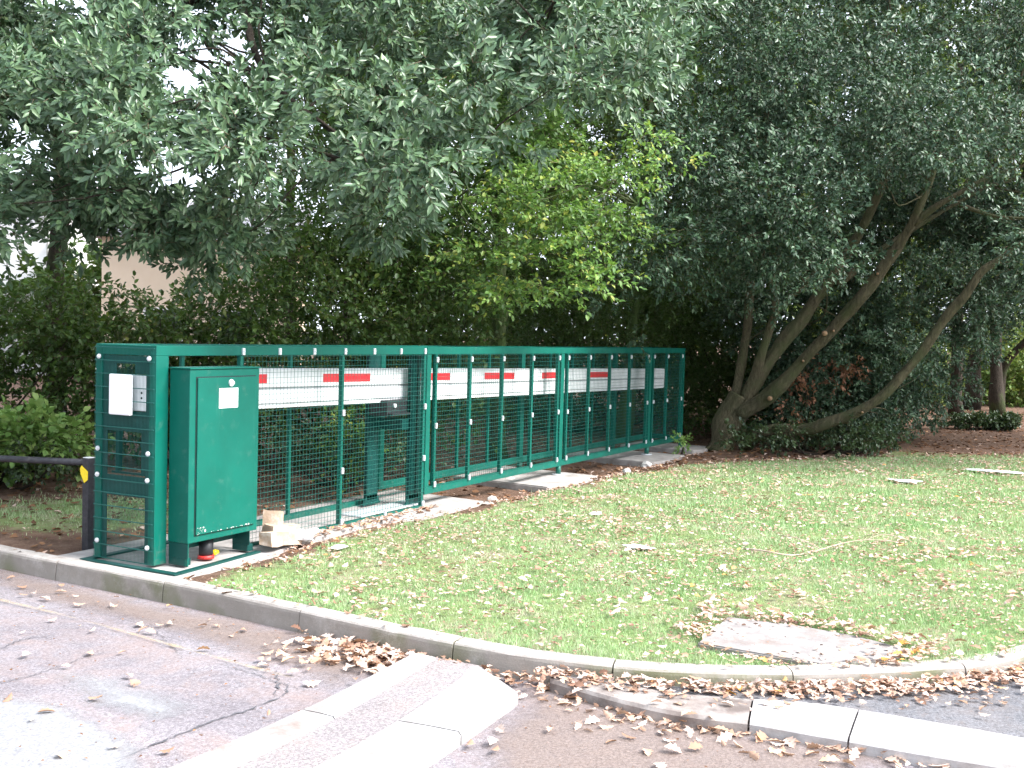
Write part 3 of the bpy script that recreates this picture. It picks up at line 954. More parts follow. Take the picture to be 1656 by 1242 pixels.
# long far section
X0, X1 = 3.39, 10.68
F2 = empty('mesh_fence', (X0, 0, 0), 'long green mesh fence section raised on short legs beyond the gap, reaching the leaning tree', 'fence')
ZB = .105
bx('top_rail', M['green'], F2, X0, X1, 0, .05, H - T_, H, bev=.004)
bx('top_rail', M['green'], F2, X0, X1, W_ - .05, W_, H - T_, H, bev=.004)
bx('bottom_rail', M['green'], F2, X0, X1, 0, .05, ZB, ZB + .07, bev=.004)
bx('bottom_rail', M['green'], F2, X0, X1, W_ - .05, W_, ZB, ZB + .07, bev=.004)
for y0 in (0, W_ - .05):
    bx('stile', M['green'], F2, X0, X0 + .075, y0, y0 + .05, ZB + .071, H - T_ - .001, bev=.004)
    bx('stile', M['green'], F2, X1 - .05, X1, y0, y0 + .05, ZB + .071, H - T_ - .001, bev=.004)
    for x in (6.37, 9.25):
        bx('post', M['green'], F2, x - .045, x + .045, y0 + .001, y0 + .049, ZB + .071, H - T_ - .001, bev=.004)
for z in (ZB, H - T_):
    bx('end_rail', M['green'], F2, X1 - .05, X1, .051, W_ - .051, z + .001, z + .069, bev=.004)
for x in (6.37, 9.25):
    for y in (.025, W_ - .025):
        lg = MB().tube([(x, y, .012), (x, y, ZB)], .032, 14).build('leg', M['green'], F2, True)
        MB().tube([(x, y, -.002), (x, y, .012)], .075, 20).build('foot_plate', M['galv'], lg)
for y in (.025, W_ - .025):
    MB().tube([(X1 - .03, y, -.002), (X1 - .03, y, ZB)], .03, 12).build('leg', M['green'], F2, True)
fx = [3.55, 4.206, 4.884, 5.577, 6.246, 6.50, 7.131, 7.796, 8.475, 9.118, 9.36, 9.916, 10.535]
for x in fx:
    bx('mesh_bar', M['green'], F2, x - .018, x + .018, -.006, .03, ZB + .072, H - T_ - .001, bev=.002)
    for z in (H - T_ - .05, .75 if x < 6.3 else .74, ZB + .085):
        clip(F2, x, -.008, z)
for x in (4.2, 4.9, 5.577, 7.159, 7.827, 8.5, 9.9):
    bx('mesh_bar', M['green'], F2, x - .018, x + .018, W_ - .03, W_ - .004, ZB + .072, H - T_ - .001, bev=.002)
for a, b in ((3.50, 6.30), (6.44, 9.18), (9.32, 10.60)):
    wires(a, b, ZB + .075, H - T_ - .005, -.009, .042, .042).build('mesh_panel', M['wire'], F2)
wires(.055, W_ - .055, ZB + .075, H - T_ - .005, X1 - .02, .042, .042, axis='y').build('mesh_panel', M['wire'], F2)

# support frame inside, in the gap
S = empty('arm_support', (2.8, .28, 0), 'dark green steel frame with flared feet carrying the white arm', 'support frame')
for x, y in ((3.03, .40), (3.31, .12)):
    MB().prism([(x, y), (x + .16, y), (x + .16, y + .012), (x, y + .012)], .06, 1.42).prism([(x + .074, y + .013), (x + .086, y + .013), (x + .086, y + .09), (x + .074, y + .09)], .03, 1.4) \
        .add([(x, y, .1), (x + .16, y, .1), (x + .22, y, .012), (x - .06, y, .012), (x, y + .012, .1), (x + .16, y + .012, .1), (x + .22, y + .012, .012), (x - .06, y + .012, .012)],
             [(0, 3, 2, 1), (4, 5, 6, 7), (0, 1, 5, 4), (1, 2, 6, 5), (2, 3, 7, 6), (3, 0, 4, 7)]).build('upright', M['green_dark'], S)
bx('cross_bar', M['green_dark'], S, 3.195, 3.39, .14, .39, .72, .82, bev=.003)
bx('foot_bar', M['galv'], S, 2.50, 3.52, .08, .32, -.002, .012, bev=.003)
MB().box(2.96, 3.30, .15, .35, .86, 1.005, bev=.01).box(2.98, 3.28, .10, .149, .865, .885, bev=.003).build('arm_cradle', M['blackplastic'], S)
MB().tube([(3.07, .149, .955), (3.07, .132, .955)], .02, 10).build('bolt', M['galv'], S)

# barrier arm
A = empty('barrier_arm', (.2, .28, 1.15), 'white aluminium barrier arm with red strips lying inside the green mesh fence', 'barrier arm')


def beam(xa, xb, name, zf=1.0, parent=None):
    mb = MB()
    n = 12
    ring = []
    for i in range(n + 1):
        x = xa + (xb - xa) * i / n
        zt = 1.338 - (x - 0) * .0147
        hgt = .322 - x * .0030
        zz = [zt, zt - .010, zt - hgt * .46, zt - hgt * .50, zt - hgt * .53, zt - hgt * .86, zt - hgt * .90, zt - hgt * .985, zt - hgt]
        yy = [.232, .222, .222, .234, .222, .222, .230, .226, .236]
        pr = list(zip(yy, zz)) + [(.33, zt - hgt), (.34, zt - hgt * .5), (.33, zt)]
        ring.append([(x, y, z) for y, z in pr])
    k = len(ring[0])
    vs = [p for r in ring for p in r]
    fs = [(i * k + j, i * k + (j + 1) % k, (i + 1) * k + (j + 1) % k, (i + 1) * k + j) for i in range(n) for j in range(k)]
    mi = [1 if j in (2, 3, 5) else 0 for i in range(n) for j in range(k)]
    b = len(mb.v)
    mb.v = vs; mb.f = fs + [tuple(range(k - 1, -1, -1)), tuple(n * k + j for j in range(k))]; mb.m = mi + [0, 0]
    return mb.build(name, [M['white'], M['groove']], parent)


beam(.55, 10.40, 'beam', parent=A)
bx('end_cap', M['plate_white'], A, 10.401, 10.412, .224, .336, .905, 1.18, bev=.003)
for a, b in ((1.152, 1.382), (2.1, 2.785), (3.62, 4.173), (4.887, 5.566), (6.268, 6.741), (7.645, 8.233)):
    mb = MB()
    zt0 = 1.338 - a * .0147; zt1 = 1.338 - b * .0147
    mb.add([(a, .2195, zt0 - .115), (b, .2195, zt1 - .115), (b, .2195, zt1 - .044), (a, .2195, zt0 - .044),
            (a, .2215, zt0 - .115), (b, .2215, zt1 - .115), (b, .2215, zt1 - .044), (a, .2215, zt0 - .044)],
           [(0, 1, 2, 3), (7, 6, 5, 4), (0, 4, 5, 1), (1, 5, 6, 2), (2, 6, 7, 3), (3, 7, 4, 0)])
    mb.build('red_strip', M['red'], A)

# control cabinet
K = empty('control_cabinet', (.45, -.1, 0), 'green steel control cabinet standing beside the near fence post with a locked door', 'cabinet')
cx0, cx1, cy0, cy1, cz0, cz1 = .112, .808, -.2, .058, .165, 1.345
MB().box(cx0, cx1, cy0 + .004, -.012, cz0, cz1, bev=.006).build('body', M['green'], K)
bx('lid', M['green'], K, cx0 - .006, cx1 + .006, cy0 - .004, -.01, cz1 + .001, cz1 + .012, bev=.003)
MB().box(.168, .764, -.1995, -.196, .210, 1.296).build('door_gap', M['gasket'], K)
ch = MB().box(.175, .757, -.2105, -.1996, .217, 1.288, bev=.003)
rr = random.Random(3)
for i in range(46):
    t = rr.random()
    x = .18 + .56 * t; z = .219 + abs(rr.gauss(0, .004)) if i > 14 else .229 + rr.random() * .035
    if i <= 14: x = .18 + rr.random() * .09
    s = rr.uniform(.0015, .005)
    ch.prism([(x - s, -.2116), (x + s * rr.uniform(.5, 2), -.2116), (x + s, -.2100), (x - s, -.2100)], z, z + s * rr.uniform(.5, 1.4), 1)
dr = ch.build('door', [M['green'], M['stone']], K)
MB().tube([(.495, -.211, 1.248), (.495, -.219, 1.248)], [.026, .024], 18).box(.47, .52, -.2235, -.2195, 1.238, 1.256, bev=.002).build('lock', M['galv'], dr)
pr = MB().box(.375, .566, -.2135, -.2108, 1.073, 1.212, bev=.0012)
for x, z, wx in ((.41, 1.168, .05), (.468, 1.168, .012), (.50, 1.168, .03), (.415, 1.104, .012), (.476, 1.112, .004), (.49, 1.110, .035), (.41, 1.148, .045)):
    pr.box(x, x + wx, -.2142, -.2134, z, z + .010, 1)
pr.build('label_plate', [M['sticker'], M['print']], dr)
for x0 in (cx0 + .003, cx1 - .063):
    MB().box(x0, x0 + .06, -.165, -.02, .011, .06, bev=.002).box(x0, x0 + .006, -.19 if x0 < .3 else -.18, -.02, .061, .164).build('foot', M['green_dark'], K)
MB().box(.12, .80, -.06, -.05, .10, .164).build('sill', M['green_dark'], K)
MB().box(.118, .128, -.19, -.165, .011, .164).build('foot', M['green'], K)
D1 = empty('cable_duct', (.38, -.10, 0), 'grey plastic cable duct with a red rim coming up under the cabinet', 'duct')
MB().tube([(.40, -.09, .012), (.40, -.09, .15)], [.048, .052], 20).build('pipe', M['blackplastic'], D1, True)
MB().tube([(.40, -.09, .011), (.40, -.09, .035)], [.058, .056], 20).build('rim', M['redcap'], D1, True)
o = MB().tube([(.50, -.06, .028), (.525, -.06, .03), (.55, -.06, .028)], [.024, .02, .015], 12).build('cable_gland', M['yellow'], None, True)
tag(o, 'short yellow cable gland lying beside the red rimmed duct', 'cable gland')

# white things at the end face
CP = MB().box(-.045, -.0145, .195, .395, 1.02, 1.297, bev=.008).build('cover_plate', M['plate_white'])
tag(CP, 'blank white cover plate hung outside the end mesh near the road', 'cover plate')
IB = empty('control_box', (.05, .2, 1.17), 'small white switch box behind the end mesh, partly covered by the plate', 'switch box')
MB().box(.019, .075, .108, .300, 1.05, 1.296, bev=.006).build('case', M['sticker'], IB)
for z in (1.175, 1.14):
    MB().tube([(.0185, .150, z), (.0165, .150, z)], .008, 12).build('button', M['blackplastic'], IB)

# black knee rail with post and yellow marker
KR = empty('knee_rail', (.24, .9, 0), 'low black knee rail and post with yellow marker, ending at the green fence', 'barrier rail')
bx('post', M['black'], KR, .212, .278, .872, .938, -.03, .655, bev=.006)
bx('post_cap', M['galv'], KR, .214, .276, .874, .936, .656, .661, bev=.002)
MB().tube([(.245, .90, .622), (.245, 1.9, .575), (.245, 3.4, .56), (.245, 5.2, .55), (.245, 7.5, .54)], .025, 14).build('rail', M['black'], KR, True)
MB().add([(.205, .878, .56), (.205, .94, .60), (.205, .955, .575), (.205, .945, .535), (.205, .91, .475), (.205, .878, .50),
          (.2115, .878, .56), (.2115, .94, .60), (.2115, .955, .575), (.2115, .945, .535), (.2115, .91, .475), (.2115, .878, .50)],
         [(5, 4, 3, 2, 1, 0), (6, 7, 8, 9, 10, 11)] + [(i, (i + 1) % 6, 6 + (i + 1) % 6, 6 + i) for i in range(6)]).build('reflector', M['yellow'], KR)

# ================================================================ small things on the ground
def rock(name, c, r, seed, m, label, cat, group=None, sub=2, rough=.35, rot=0):
    bm = bmesh.new(); bmesh.ops.create_icosphere(bm, subdivisions=sub, radius=1)
    for v in bm.verts:
        k = 1 + rough * mnoise.noise(v.co * 1.3 + Vector((seed * 7, 0, 0))) + .12 * mnoise.noise(v.co * 4 + Vector((seed, 3, 0)))
        v.co *= k
    bmesh.ops.rotate(bm, verts=bm.verts, cent=(0, 0, 0), matrix=Matrix.Rotation(rot, 3, 'Z'))
    for v in bm.verts: v.co = Vector((c[0] + v.co.x * r[0], c[1] + v.co.y * r[1], c[2] + v.co.z * r[2]))
    me = bpy.data.meshes.new(name); bm.to_mesh(me); bm.free(); me.materials.append(m)
    o = link(name, me)
    return tag(o, label, cat, group)


def block(c, size, rot, tilt, seed, label, m):
    bm = bmesh.new(); bmesh.ops.create_cube(bm, size=1)
    bmesh.ops.subdivide_edges(bm, edges=bm.edges[:], cuts=4, use_grid_fill=True)
    for v in bm.verts:
        v.co = Vector((v.co.x * size[0], v.co.y * size[1], v.co.z * size[2]))
        v.co += Vector([mnoise.noise(v.co * 9 + Vector((seed * 5, i * 9, 0))) for i in range(3)]) * .016
    bmesh.ops.transform(bm, verts=bm.verts, matrix=Matrix.Translation(c) @ Matrix.Rotation(rot, 4, 'Z') @ Matrix.Rotation(tilt, 4, 'Y'))
    me = bpy.data.meshes.new('stone_block'); bm.to_mesh(me); bm.free(); me.materials.append(m)
    return tag(link('stone_block', me), label, 'block', 'broken blocks beside the cabinet')


block((1.06, -.13, .165), (.09, .13, .20), .35, .35, 1, 'broken sandy block standing on end against the cabinet corner', M['block'])
block((1.03, -.24, .075), (.40, .10, .10), .10, .12, 2, 'long sandy block lying flat in front, end towards the road', M['block'])
block((1.12, -.17, .115), (.30, .09, .09), .0, .10, 3, 'long sandy block lying behind and above the front one', M['block'])
rock('crumpled_bag', (1.30, -.20, .045), (.13, .11, .055), 4, M['bag'], 'crumpled white bag at the end of the sandy blocks', 'bag', sub=3, rough=.9)
p = on_z(548, 886, .01); rock('stone_flake', (p[0], p[1], .018), (.09, .05, .014), 5, M['stone'], 'flat pale stone flake on the grass near the blocks', 'stone')
p = on_z(963, 832, .01); rock('stone_flake', (p[0], p[1], .02), (.10, .05, .016), 8, M['stone'], 'flat pale stone flake in the middle of the lawn', 'stone')
for (px, py, r, sd_, lab) in ((1045, 752, .085, 6, 'largest pale stone on bare soil by the fence'), (1013, 762, .07, 7, 'smaller pale stone nearer the lawn edge'),
                              (1048, 771, .04, 9, 'small pale stone at the edge of the lawn by the fence pads'), (825, 776, .07, 12, 'grey stone lying under the long fence section'),
                              (795, 807, .06, 14, 'pale stone beside the concrete strip')):
    p = on_z(px, py, -.02)
    rock('stone', (p[0], p[1], -.02), (r, r * .8, r * .55), sd_, M['stone'], lab, 'stone', 'pale stones on the soil')
for (px, py, ln, wd, sd_, lab) in ((1463, 778, .17, .09, 21, 'flat white paper scrap on the lawn, left of the long one'), (1606, 762, .33, .07, 22, 'long white plastic strip lying on the far lawn'),
                                   (1035, 886, .10, .05, 24, 'small pale paper scrap on the near lawn')):
    p = on_z(px, py, .03)
    rock('litter_scrap', (p[0], p[1], .035), (wd, ln, .012), sd_, M['litter'], lab, 'litter', 'white litter on the lawn', sub=3, rough=.8, rot=0.1)
# fallen dead branch
tw = [on_z(*p, .05) for p in [(1203, 888), (1235, 896), (1280, 898), (1320, 888), (1365, 881), (1410, 877), (1462, 876)]]
P = catmull([(q[0], q[1], .055 + .02 * math.sin(i * 1.7)) for i, q in enumerate(tw)], 5)
mb = MB().tube(P, list(np.linspace(.0065, .003, len(P))), 7, jitter=.3)
mb.tube(catmull([P[16], P[16] + np.array([.10, .22, .05]), P[16] + np.array([.25, .38, .03])], 4), .0035, 5)
mb.tube(catmull([P[24], P[24] + np.array([.12, -.12, .04]), P[24] + np.array([.20, -.30, .0])], 4), .003, 5)
tag(mb.build('dead_branch', M['deadwood'], None, True), 'thin bare fallen branch lying across the lawn', 'branch')

# ================================================================ GRASS
def kerb_x(y):
    yy = KL[::-1, 1]; xx = KL[::-1, 0]
    return np.interp(y, yy, xx)


def grass_points(n, rng, x0, x1, y0, y1, dens_fn):
    x = rng.uniform(x0, x1, n); y = rng.uniform(y0, y1, n)
    sd = sdist_poly(np.column_stack([x, y]), LAWN) + .10 * wob2(x, y, 5, 3) + .05 * wob2(x, y, 17, 5)
    ins = (sd > 0) & (x > kerb_x(y) + .10)
    # slab cover, thin turf near the kerb and in patches
    mh_ = np.array(mh)
    ins &= sdist_poly(np.column_stack([x, y]), mh_) < -.015
    thin = np.clip(.36 + .85 * wob2(x, y, 2.0, 8) + .45 * wob2(x, y, 7., 5) + np.clip(sd - .1, 0, .5) * .6 + .3 * (y < -2), .12, 1)
    ins &= rng.uniform(0, 1, n) < thin * dens_fn(x, y)
    return x[ins], y[ins]


rng = np.random.default_rng(5)


def cdist(x, y): return np.hypot(x - CAM[0], y - CAM[1])


gx, gy = grass_points(1150000, rng, -.5, 15, -7.5, -.2, lambda x, y: np.clip((6.6 / cdist(x, y)) ** 1.7, 0, 1))
# only what the lens or a step beside it can see of the turf
rel = np.column_stack([gx, gy]) - CAM[:2]
sidev = np.abs(rel @ CR[:2]) / np.maximum(rel @ CF[:2], .1)
k = sidev < .62
gx, gy = gx[k], gy[k]
px_, py_ = rng.uniform(.2, 3.0, 26000), rng.uniform(1.0, 3.4, 26000)
kk2 = rng.uniform(0, 1, 26000) < np.exp(-(((px_ - 1.4) / .8) ** 2 + ((py_ - 2.2) / .7) ** 2)) * .6
gx = np.concatenate([gx, px_[kk2]]); gy = np.concatenate([gy, py_[kk2]])
gz = ground_z(gx, gy) - .004
n = len(gx)
print('grass', n)
B = np.column_stack([gx, gy, gz])
lean = rng.normal(0, .45, (n, 3)); lean[:, 2] = 1
tall = rng.uniform(.012, .036, n) * (1 + .6 * np.clip(wob2(gx, gy, 3, 9), -1, 1)) * (1 + 1.1 * (wob2(gx, gy, 13, 4) > .72)) * (1 + .5 * (gx < kerb_x(gy) + .17)) * np.clip(cdist(gx, gy) / 8, 1, 1.4)
BL = (np.array([(0, 1, 0), (0, -1, 0), (.6, -.8, .0), (.6, .8, .0), (1, 0, -2.5)], float), [np.array([(0, 1, 2, 3)]), np.array([(3, 2, 4)])])
nn = rng.normal(0, 1, (n, 3)); nn[:, 2] *= .3
go_ = leaves('grass', B, lean, nn, tall, np.clip(.0014 * cdist(gx, gy) / 6, .0014, .004) * rng.uniform(.7, 1.4, n), BL, [M['grass']])
tag(go_, 'short lawn grass', 'grass', kind='stuff')

# ================================================================ FALLEN LEAVES
# lobed oak-like leaf, curled
_lo = [(0, 0), (.12, .18), (.22, .55), (.32, .34), (.46, .85), (.58, .45), (.72, .75), (.84, .35), (1, 0)]
lt = [(u, v, .35 * v + .25 * math.sin(u * 3.1)) for u, v in _lo] + [(u, -v, .30 * v + .25 * math.sin(u * 3.1)) for u, v in _lo[1:-1]]
nL = len(_lo)
LOBED = (np.array(lt, float), [])
midv = []
lt2 = list(lt)
for u, v in _lo[1:-1]:
    lt2.append((u, 0, .25 * math.sin(u * 3.1) - .12))
mid = list(range(len(lt), len(lt2)))
quads = []; tris = []
top = list(range(0, nL)); bot = [0] + list(range(nL, nL + nL - 2)) + [nL - 1]
tris += [(0, mid[0], top[1]), (0, bot[1], mid[0]), (mid[-1], top[-1], top[-2]), (mid[-1], bot[-2], top[-1])]
for i in range(len(mid) - 1):
    quads.append((mid[i], mid[i + 1], top[i + 2], top[i + 1])); quads.append((mid[i + 1], mid[i], bot[i + 1], bot[i + 2]))
LOBED = (np.array(lt2, float), [np.array(tris), np.array(quads)])


def litter(name, x, y, z, rng, size, m, label, tilt=.35, curl=1.0, tmpl=None, lift=.012):
    n = len(x)
    B = np.column_stack([x, y, z + rng.uniform(.002, lift, n)])
    a = rng.uniform(0, 6.283, n)
    D = np.column_stack([np.cos(a), np.sin(a), rng.normal(0, tilt * .5, n)])
    U = np.column_stack([rng.normal(0, tilt, n), rng.normal(0, tilt, n), np.ones(n)])
    fl = rng.uniform(0, 1, n) < .4
    U[fl] *= -1
    Lh = size * rng.uniform(.5, 1.25, n)
    B[fl, 2] += .008
    B -= D * (Lh / 2)[:, None]
    B[:, 2] = np.maximum(B[:, 2], z + .002)
    T = tmpl or LOBED
    o = leaves(name, B, D, U, Lh, Lh * rng.uniform(.26, .42, n), T, [m], curl=curl)
    return tag(o, label, 'leaves', kind='stuff')


rng = np.random.default_rng(21)


def ground_leaf_pts(n, x0, x1, y0, y1, inside=None):
    x = rng.uniform(x0, x1, n); y = rng.uniform(y0, y1, n)
    k = x > kerb_x(y) + .03
    if inside is not None: k &= inside(x, y)
    return x[k], y[k]


# on the lawn, in loose drifts
x, y = ground_leaf_pts(15000, -.5, 15, -7, -.2, lambda x, y: (sdist_poly(np.column_stack([x, y]), LAWN) > -.1) & (rng.uniform(0, 1, len(x)) < np.clip(.34 + .55 * wob2(x, y, 1.7, 2) + .3 * wob2(x, y, 6, 7), .06, 1)))
litter('fallen_leaves', x, y, ground_z(x, y) + .018, rng, .062, M['fallen'], 'dry pale leaves scattered over the lawn', lift=.02)
x, y = ground_leaf_pts(52000, -.5, 14, -7, -.2, lambda x, y: (sdist_poly(np.column_stack([x, y]), LAWN) > -.15) & (rng.uniform(0, 1, len(x)) < np.clip(.30 + .45 * wob2(x, y, 2.4, 6) + .35 * wob2(x, y, 9, 1) + .35 * np.exp(-((x - 2.2) / 2.2) ** 2), .04, 1)))
litter('leaf_crumbs', x, y, ground_z(x, y) + .02, rng, .028, M['fallen_mix'], 'small broken leaf pieces all over the lawn', lift=.02, tmpl=OVAL)
# ring round the slab cover
mhc = np.array(mh)
x, y = ground_leaf_pts(9000, -.4, 1.9, -5.4, -3.0)
sd_ = sdist_poly(np.column_stack([x, y]), mhc)
k = (sd_ < 0.02) & (rng.uniform(0, 1, len(x)) < np.exp(-(np.abs(sd_ + .07) / .10) ** 2) * np.where(x > .35, .62, .12))
litter('fallen_leaves', x[k], y[k], ground_z(x[k], y[k]) + .02, rng, .055, M['fallen'], 'dry leaves gathered round the slab in the lawn', lift=.04)
# gutter drift against the main kerb
n = 2300
s0, s1 = s_of((-.38, -1.35)), s_of((1.7, -5.56))
s = rng.uniform(s0, s1, n)
dens = np.clip(((s - s0) / (s_of((-.45, -2.7)) - s0)) ** 2.2, .05, 1)
sp = s_of((-.45, -2.75)); 
dens = np.where(s > sp, .55 + .45 * np.clip((s - s_of((-.3, -3.7))) / .8, 0, 1), dens)
off = rng.exponential(.075, n)
P = np.array([kerb_at(v)[0] - kerb_at(v)[1] * (o + .03) for v, o in zip(s, off)])
k = rng.uniform(0, 1, n) < dens
zc = np.where(P[:, 1] < -3.15, zk - .008, RZ + .004) 
hump = .035 * np.exp(-off / .07)
zz_ = zc + hump * rng.uniform(0, 1, n)
pale = rng.uniform(0, 1, n) < .5
litter('fallen_leaves', P[k & pale, 0], P[k & pale, 1], zz_[k & pale], rng, .060, M['fallen'], 'dry pale leaves drifted along the kerb', tilt=.32, lift=.03)
litter('fallen_leaves', P[k & ~pale, 0], P[k & ~pale, 1], zz_[k & ~pale], rng, .056, M['fallen_mix'], 'dry reddish leaves drifted along the kerb', tilt=.32, lift=.03)
# along the low kerb, road side
q = np.array(rz([(889, 1104), (1002, 1136), (1103, 1160), (1209, 1174), (1370, 1202), (1500, 1225), (1653, 1250)], RZ))
t = rng.uniform(0, 6, 520) ** 1.0
i = t.astype(int).clip(0, 5); f = (t - i)[:, None]
P = q[i] * (1 - f) + q[i + 1] * f + np.column_stack([-rng.exponential(.10, 520), rng.normal(0, .03, 520)])
litter('fallen_leaves', P[:, 0], P[:, 1], np.full(520, RZ + .006), rng, .075, M['fallen'], 'dry leaves below the low kerb', tilt=.45)
# the triangular drift where the band meets the kerb
P = np.array(rz(list(zip(rng.normal(600, 75, 330), rng.normal(1062, 16, 330))), RZ))
k = P[:, 0] < kerb_x(P[:, 1]) - .02
litter('fallen_leaves', P[k, 0], P[k, 1], np.full(k.sum(), RZ + .008), rng, .08, M['fallen'], 'orange and tan leaves piled where the band meets the kerb', tilt=.5, lift=.04)
# sparse on the road
x = rng.uniform(-4.2, -.35, 1500); y = rng.uniform(-5.5, 3.5, 1500)
k = (x < kerb_x(y) - .05) & (rng.uniform(0, 1, 1500) < .12 + .55 * np.exp((x - kerb_x(y)) / .55))
litter('fallen_leaves', x[k], y[k], np.full(k.sum(), RZ + .012), rng, .07, M['fallen'], 'a few dry leaves lying on the road', tilt=.3)
x = rng.uniform(-4.2, 3, 5000); y = rng.uniform(-6.5, 3.5, 5000)
k = (x < kerb_x(y) - .03) & (rng.uniform(0, 1, 5000) < .5)
litter('leaf_crumbs', x[k], y[k], np.full(k.sum(), RZ + .010), rng, .018, M['fallen_brown'], 'leaf crumbs and grit on the road', tilt=.2, tmpl=RHOMB)
# soil and wood floor
x, y = ground_leaf_pts(60000, -.4, 26, -9, 12, lambda x, y: (sdist_poly(np.column_stack([x, y]), LAWN) < .1) & ~((x < 4.1) & (y > -.32) & (y < .85) & (x > -.3)) & (rng.uniform(0, 1, len(x)) < np.clip(.55 + .5 * wob2(x, y, 2, 4), .1, 1)))
kf = rng.uniform(0, 1, len(x)) < np.clip(1.2 - .02 * cdist(x, y), .3, 1)
x, y = x[kf], y[kf]
half = rng.uniform(0, 1, len(x)) < .82
litter('leaf_litter', x[half], y[half], ground_z(x[half], y[half]), rng, .075, M['fallen_brown'], 'brown leaf litter on the soil and wood floor', tilt=.3, tmpl=OVAL)
litter('leaf_litter', x[~half], y[~half], ground_z(x[~half], y[~half]) + .004, rng, .065, M['fallen'], 'paler leaves among the brown litter', tilt=.3)
# leaves along the foot of the near fence
x = rng.uniform(1.4, 3.4, 150); y = rng.normal(-.10, .05, 150)
litter('fallen_leaves', x, y, np.full(150, .0), rng, .07, M['fallen'], 'orange leaves along the foot of the near mesh', tilt=.5)
x = rng.uniform(5, 10.6, 260); y = rng.normal(-.35, .18, 260)
litter('fallen_leaves', x, y, ground_z(x, y) + .01, rng, .07, M['fallen'], 'orange leaves on the soil by the fence pads', tilt=.5)

# ================================================================ TREES
def make_tree(name, label, cat, trunk_lines, bark_m, cl, leaf_m, tmpl, rng, per, n_leaf, spray_len, leafL, ratio, droop=-.1, spread=1.0,
              upness=.8, limb_r=.03, limb_frac=.7, group=None, base=None, shell=.6, extra=None, flat=False, face=(0, 0, 1.)):
    base = base if base is not None else trunk_lines[0][0][0]
    T = empty(name, tuple(base), label, cat, group)
    tb = MB()
    S = []
    for i, (pts, r0, r1) in enumerate(trunk_lines):
        P = catmull(pts, 6)
        S.extend(P[len(P) // 3:])
        rad = np.linspace(r0, r1, len(P))
        if i == 0 and r0 > .05:
            rad[:3] *= np.array([1.45, 1.22, 1.08])
        tb.tube(P, list(rad), 14, jitter=.24, seed=i + 3)
    if limb_frac > 0:
        limbs_to(tb, S, cl, rng, limb_r, limb_frac)
    if extra: extra(tb)
    tb.build('trunk', bark_m, T, True)
    P, D = clump_sprays(cl, rng, per, droop, shell)
    if flat:                                            # layered boughs: sprays lie level
        zc = np.repeat(cl[:, 2], [max(3, int(per * c[3] * c[3])) for c in cl])
        P[:, 2] = zc + (P[:, 2] - zc) * .38
        D[:, 2] = D[:, 2] * .25 - .12
    k = P[:, 2] > .05
    P, D = P[k], D[k]
    B, LD, U, LL, WW, tw = sprays(P, D, rng, n_leaf, spray_len, leafL, ratio, spread, upness, face=face)
    print(name, 'leaves', len(B))
    leaves('crown', B, LD, U, LL, WW, tmpl, [leaf_m, M['twig']], T, twigs=tw)
    return T


def line(pp, dep):
    """pixels with one distance or one for each"""
    dd = dep if isinstance(dep, (list, tuple)) else [dep] * len(pp)
    return [at_depth(p[0], p[1], d) for p, d in zip(pp, dd)]


R1 = np.random.default_rng(31)
# ---- 1. evergreen oak whose boughs hang over the fence, upper left
OAK = [(-500, 430), (-200, 430), (0, 375), (60, 350), (105, 400), (150, 370), (215, 365), (270, 415), (330, 435), (375, 385), (440, 350), (480, 290), (530, 285), (580, 355), (640, 350), (672, 300),
       (720, 265), (800, 255), (860, 215), (880, 175), (960, 180), (1000, 160), (1045, 100), (1120, 105), (1135, 60), (1110, -30), (1200, -400), (-500, -700)]
holes = [(312, 128, 26, 15), (55, 245, 48, 32), (268, 250, 46, 11), (690, 135, 12, 22), (40, 388, 44, 28), (215, 425, 34, 26), (500, 305, 20, 8), (400, 70, 30, 8), (520, 230, 24, 26)]
clA = clumps(OAK, 7.5, 9.8, 560, .20, .42, R1, holes)
clA = clA[(clA[:, 2] < 6.0)]
dA = (clA[:, :3] - CAM) @ CF
clA = clA[dA > 7.4 + .85 * (clA[:, 2] - 3.0)]      # the crown domes back as it rises
clA3 = clumps([(100, 330), (330, 330), (480, 300), (470, 330), (380, 400), (330, 450), (270, 440), (200, 380), (150, 400), (110, 410)], 8.4, 9.8, 16, .18, .28, R1)
clA2 = clumps([(-700, 200), (-100, 260), (400, 200), (900, 60), (1150, -60), (1250, -500), (-700, -900)], 9.6, 13.5, 120, .35, .7, R1, holes[:4])
tr = [at_depth(92, 800, 14.5)]; b0 = on_z(92, 742, 0.)
b0 = at_depth(92, 700, 14.0); b0[2] = -.05
t1 = [b0, at_depth(90, 520, 14.), at_depth(94, 400, 13.8), at_depth(110, 250, 13.4), at_depth(170, 60, 12.6), at_depth(240, -200, 11.5)]
t2 = [at_depth(100, 330, 13.6), at_depth(200, 120, 11.5), at_depth(380, -40, 9.8), at_depth(620, -60, 8.9), at_depth(900, 0, 8.6)]
t3 = [at_depth(104, 300, 13.5), at_depth(60, 60, 11.0), at_depth(-60, -60, 9.4)]
t4 = [at_depth(380, -40, 9.8), at_depth(430, 120, 8.9), at_depth(560, 230, 8.6), at_depth(640, 320, 8.4)]
make_tree('evergreen_oak', 'large evergreen oak with long grey green leaves hanging over the near fence', 'tree',
          [(t1, .125, .075), (t2, .075, .025), (t3, .06, .03), (t4, .035, .010)], M['bark_dark'], np.concatenate([clA, clA3, clA2]), M['leaf_oak'], LANCE, R1,
          per=330, n_leaf=12, spray_len=.15, leafL=.083, ratio=.185, droop=-.05, spread=1.1, upness=1.0, face=(-.55, -.62, .55), limb_r=.018, limb_frac=.28, base=b0)

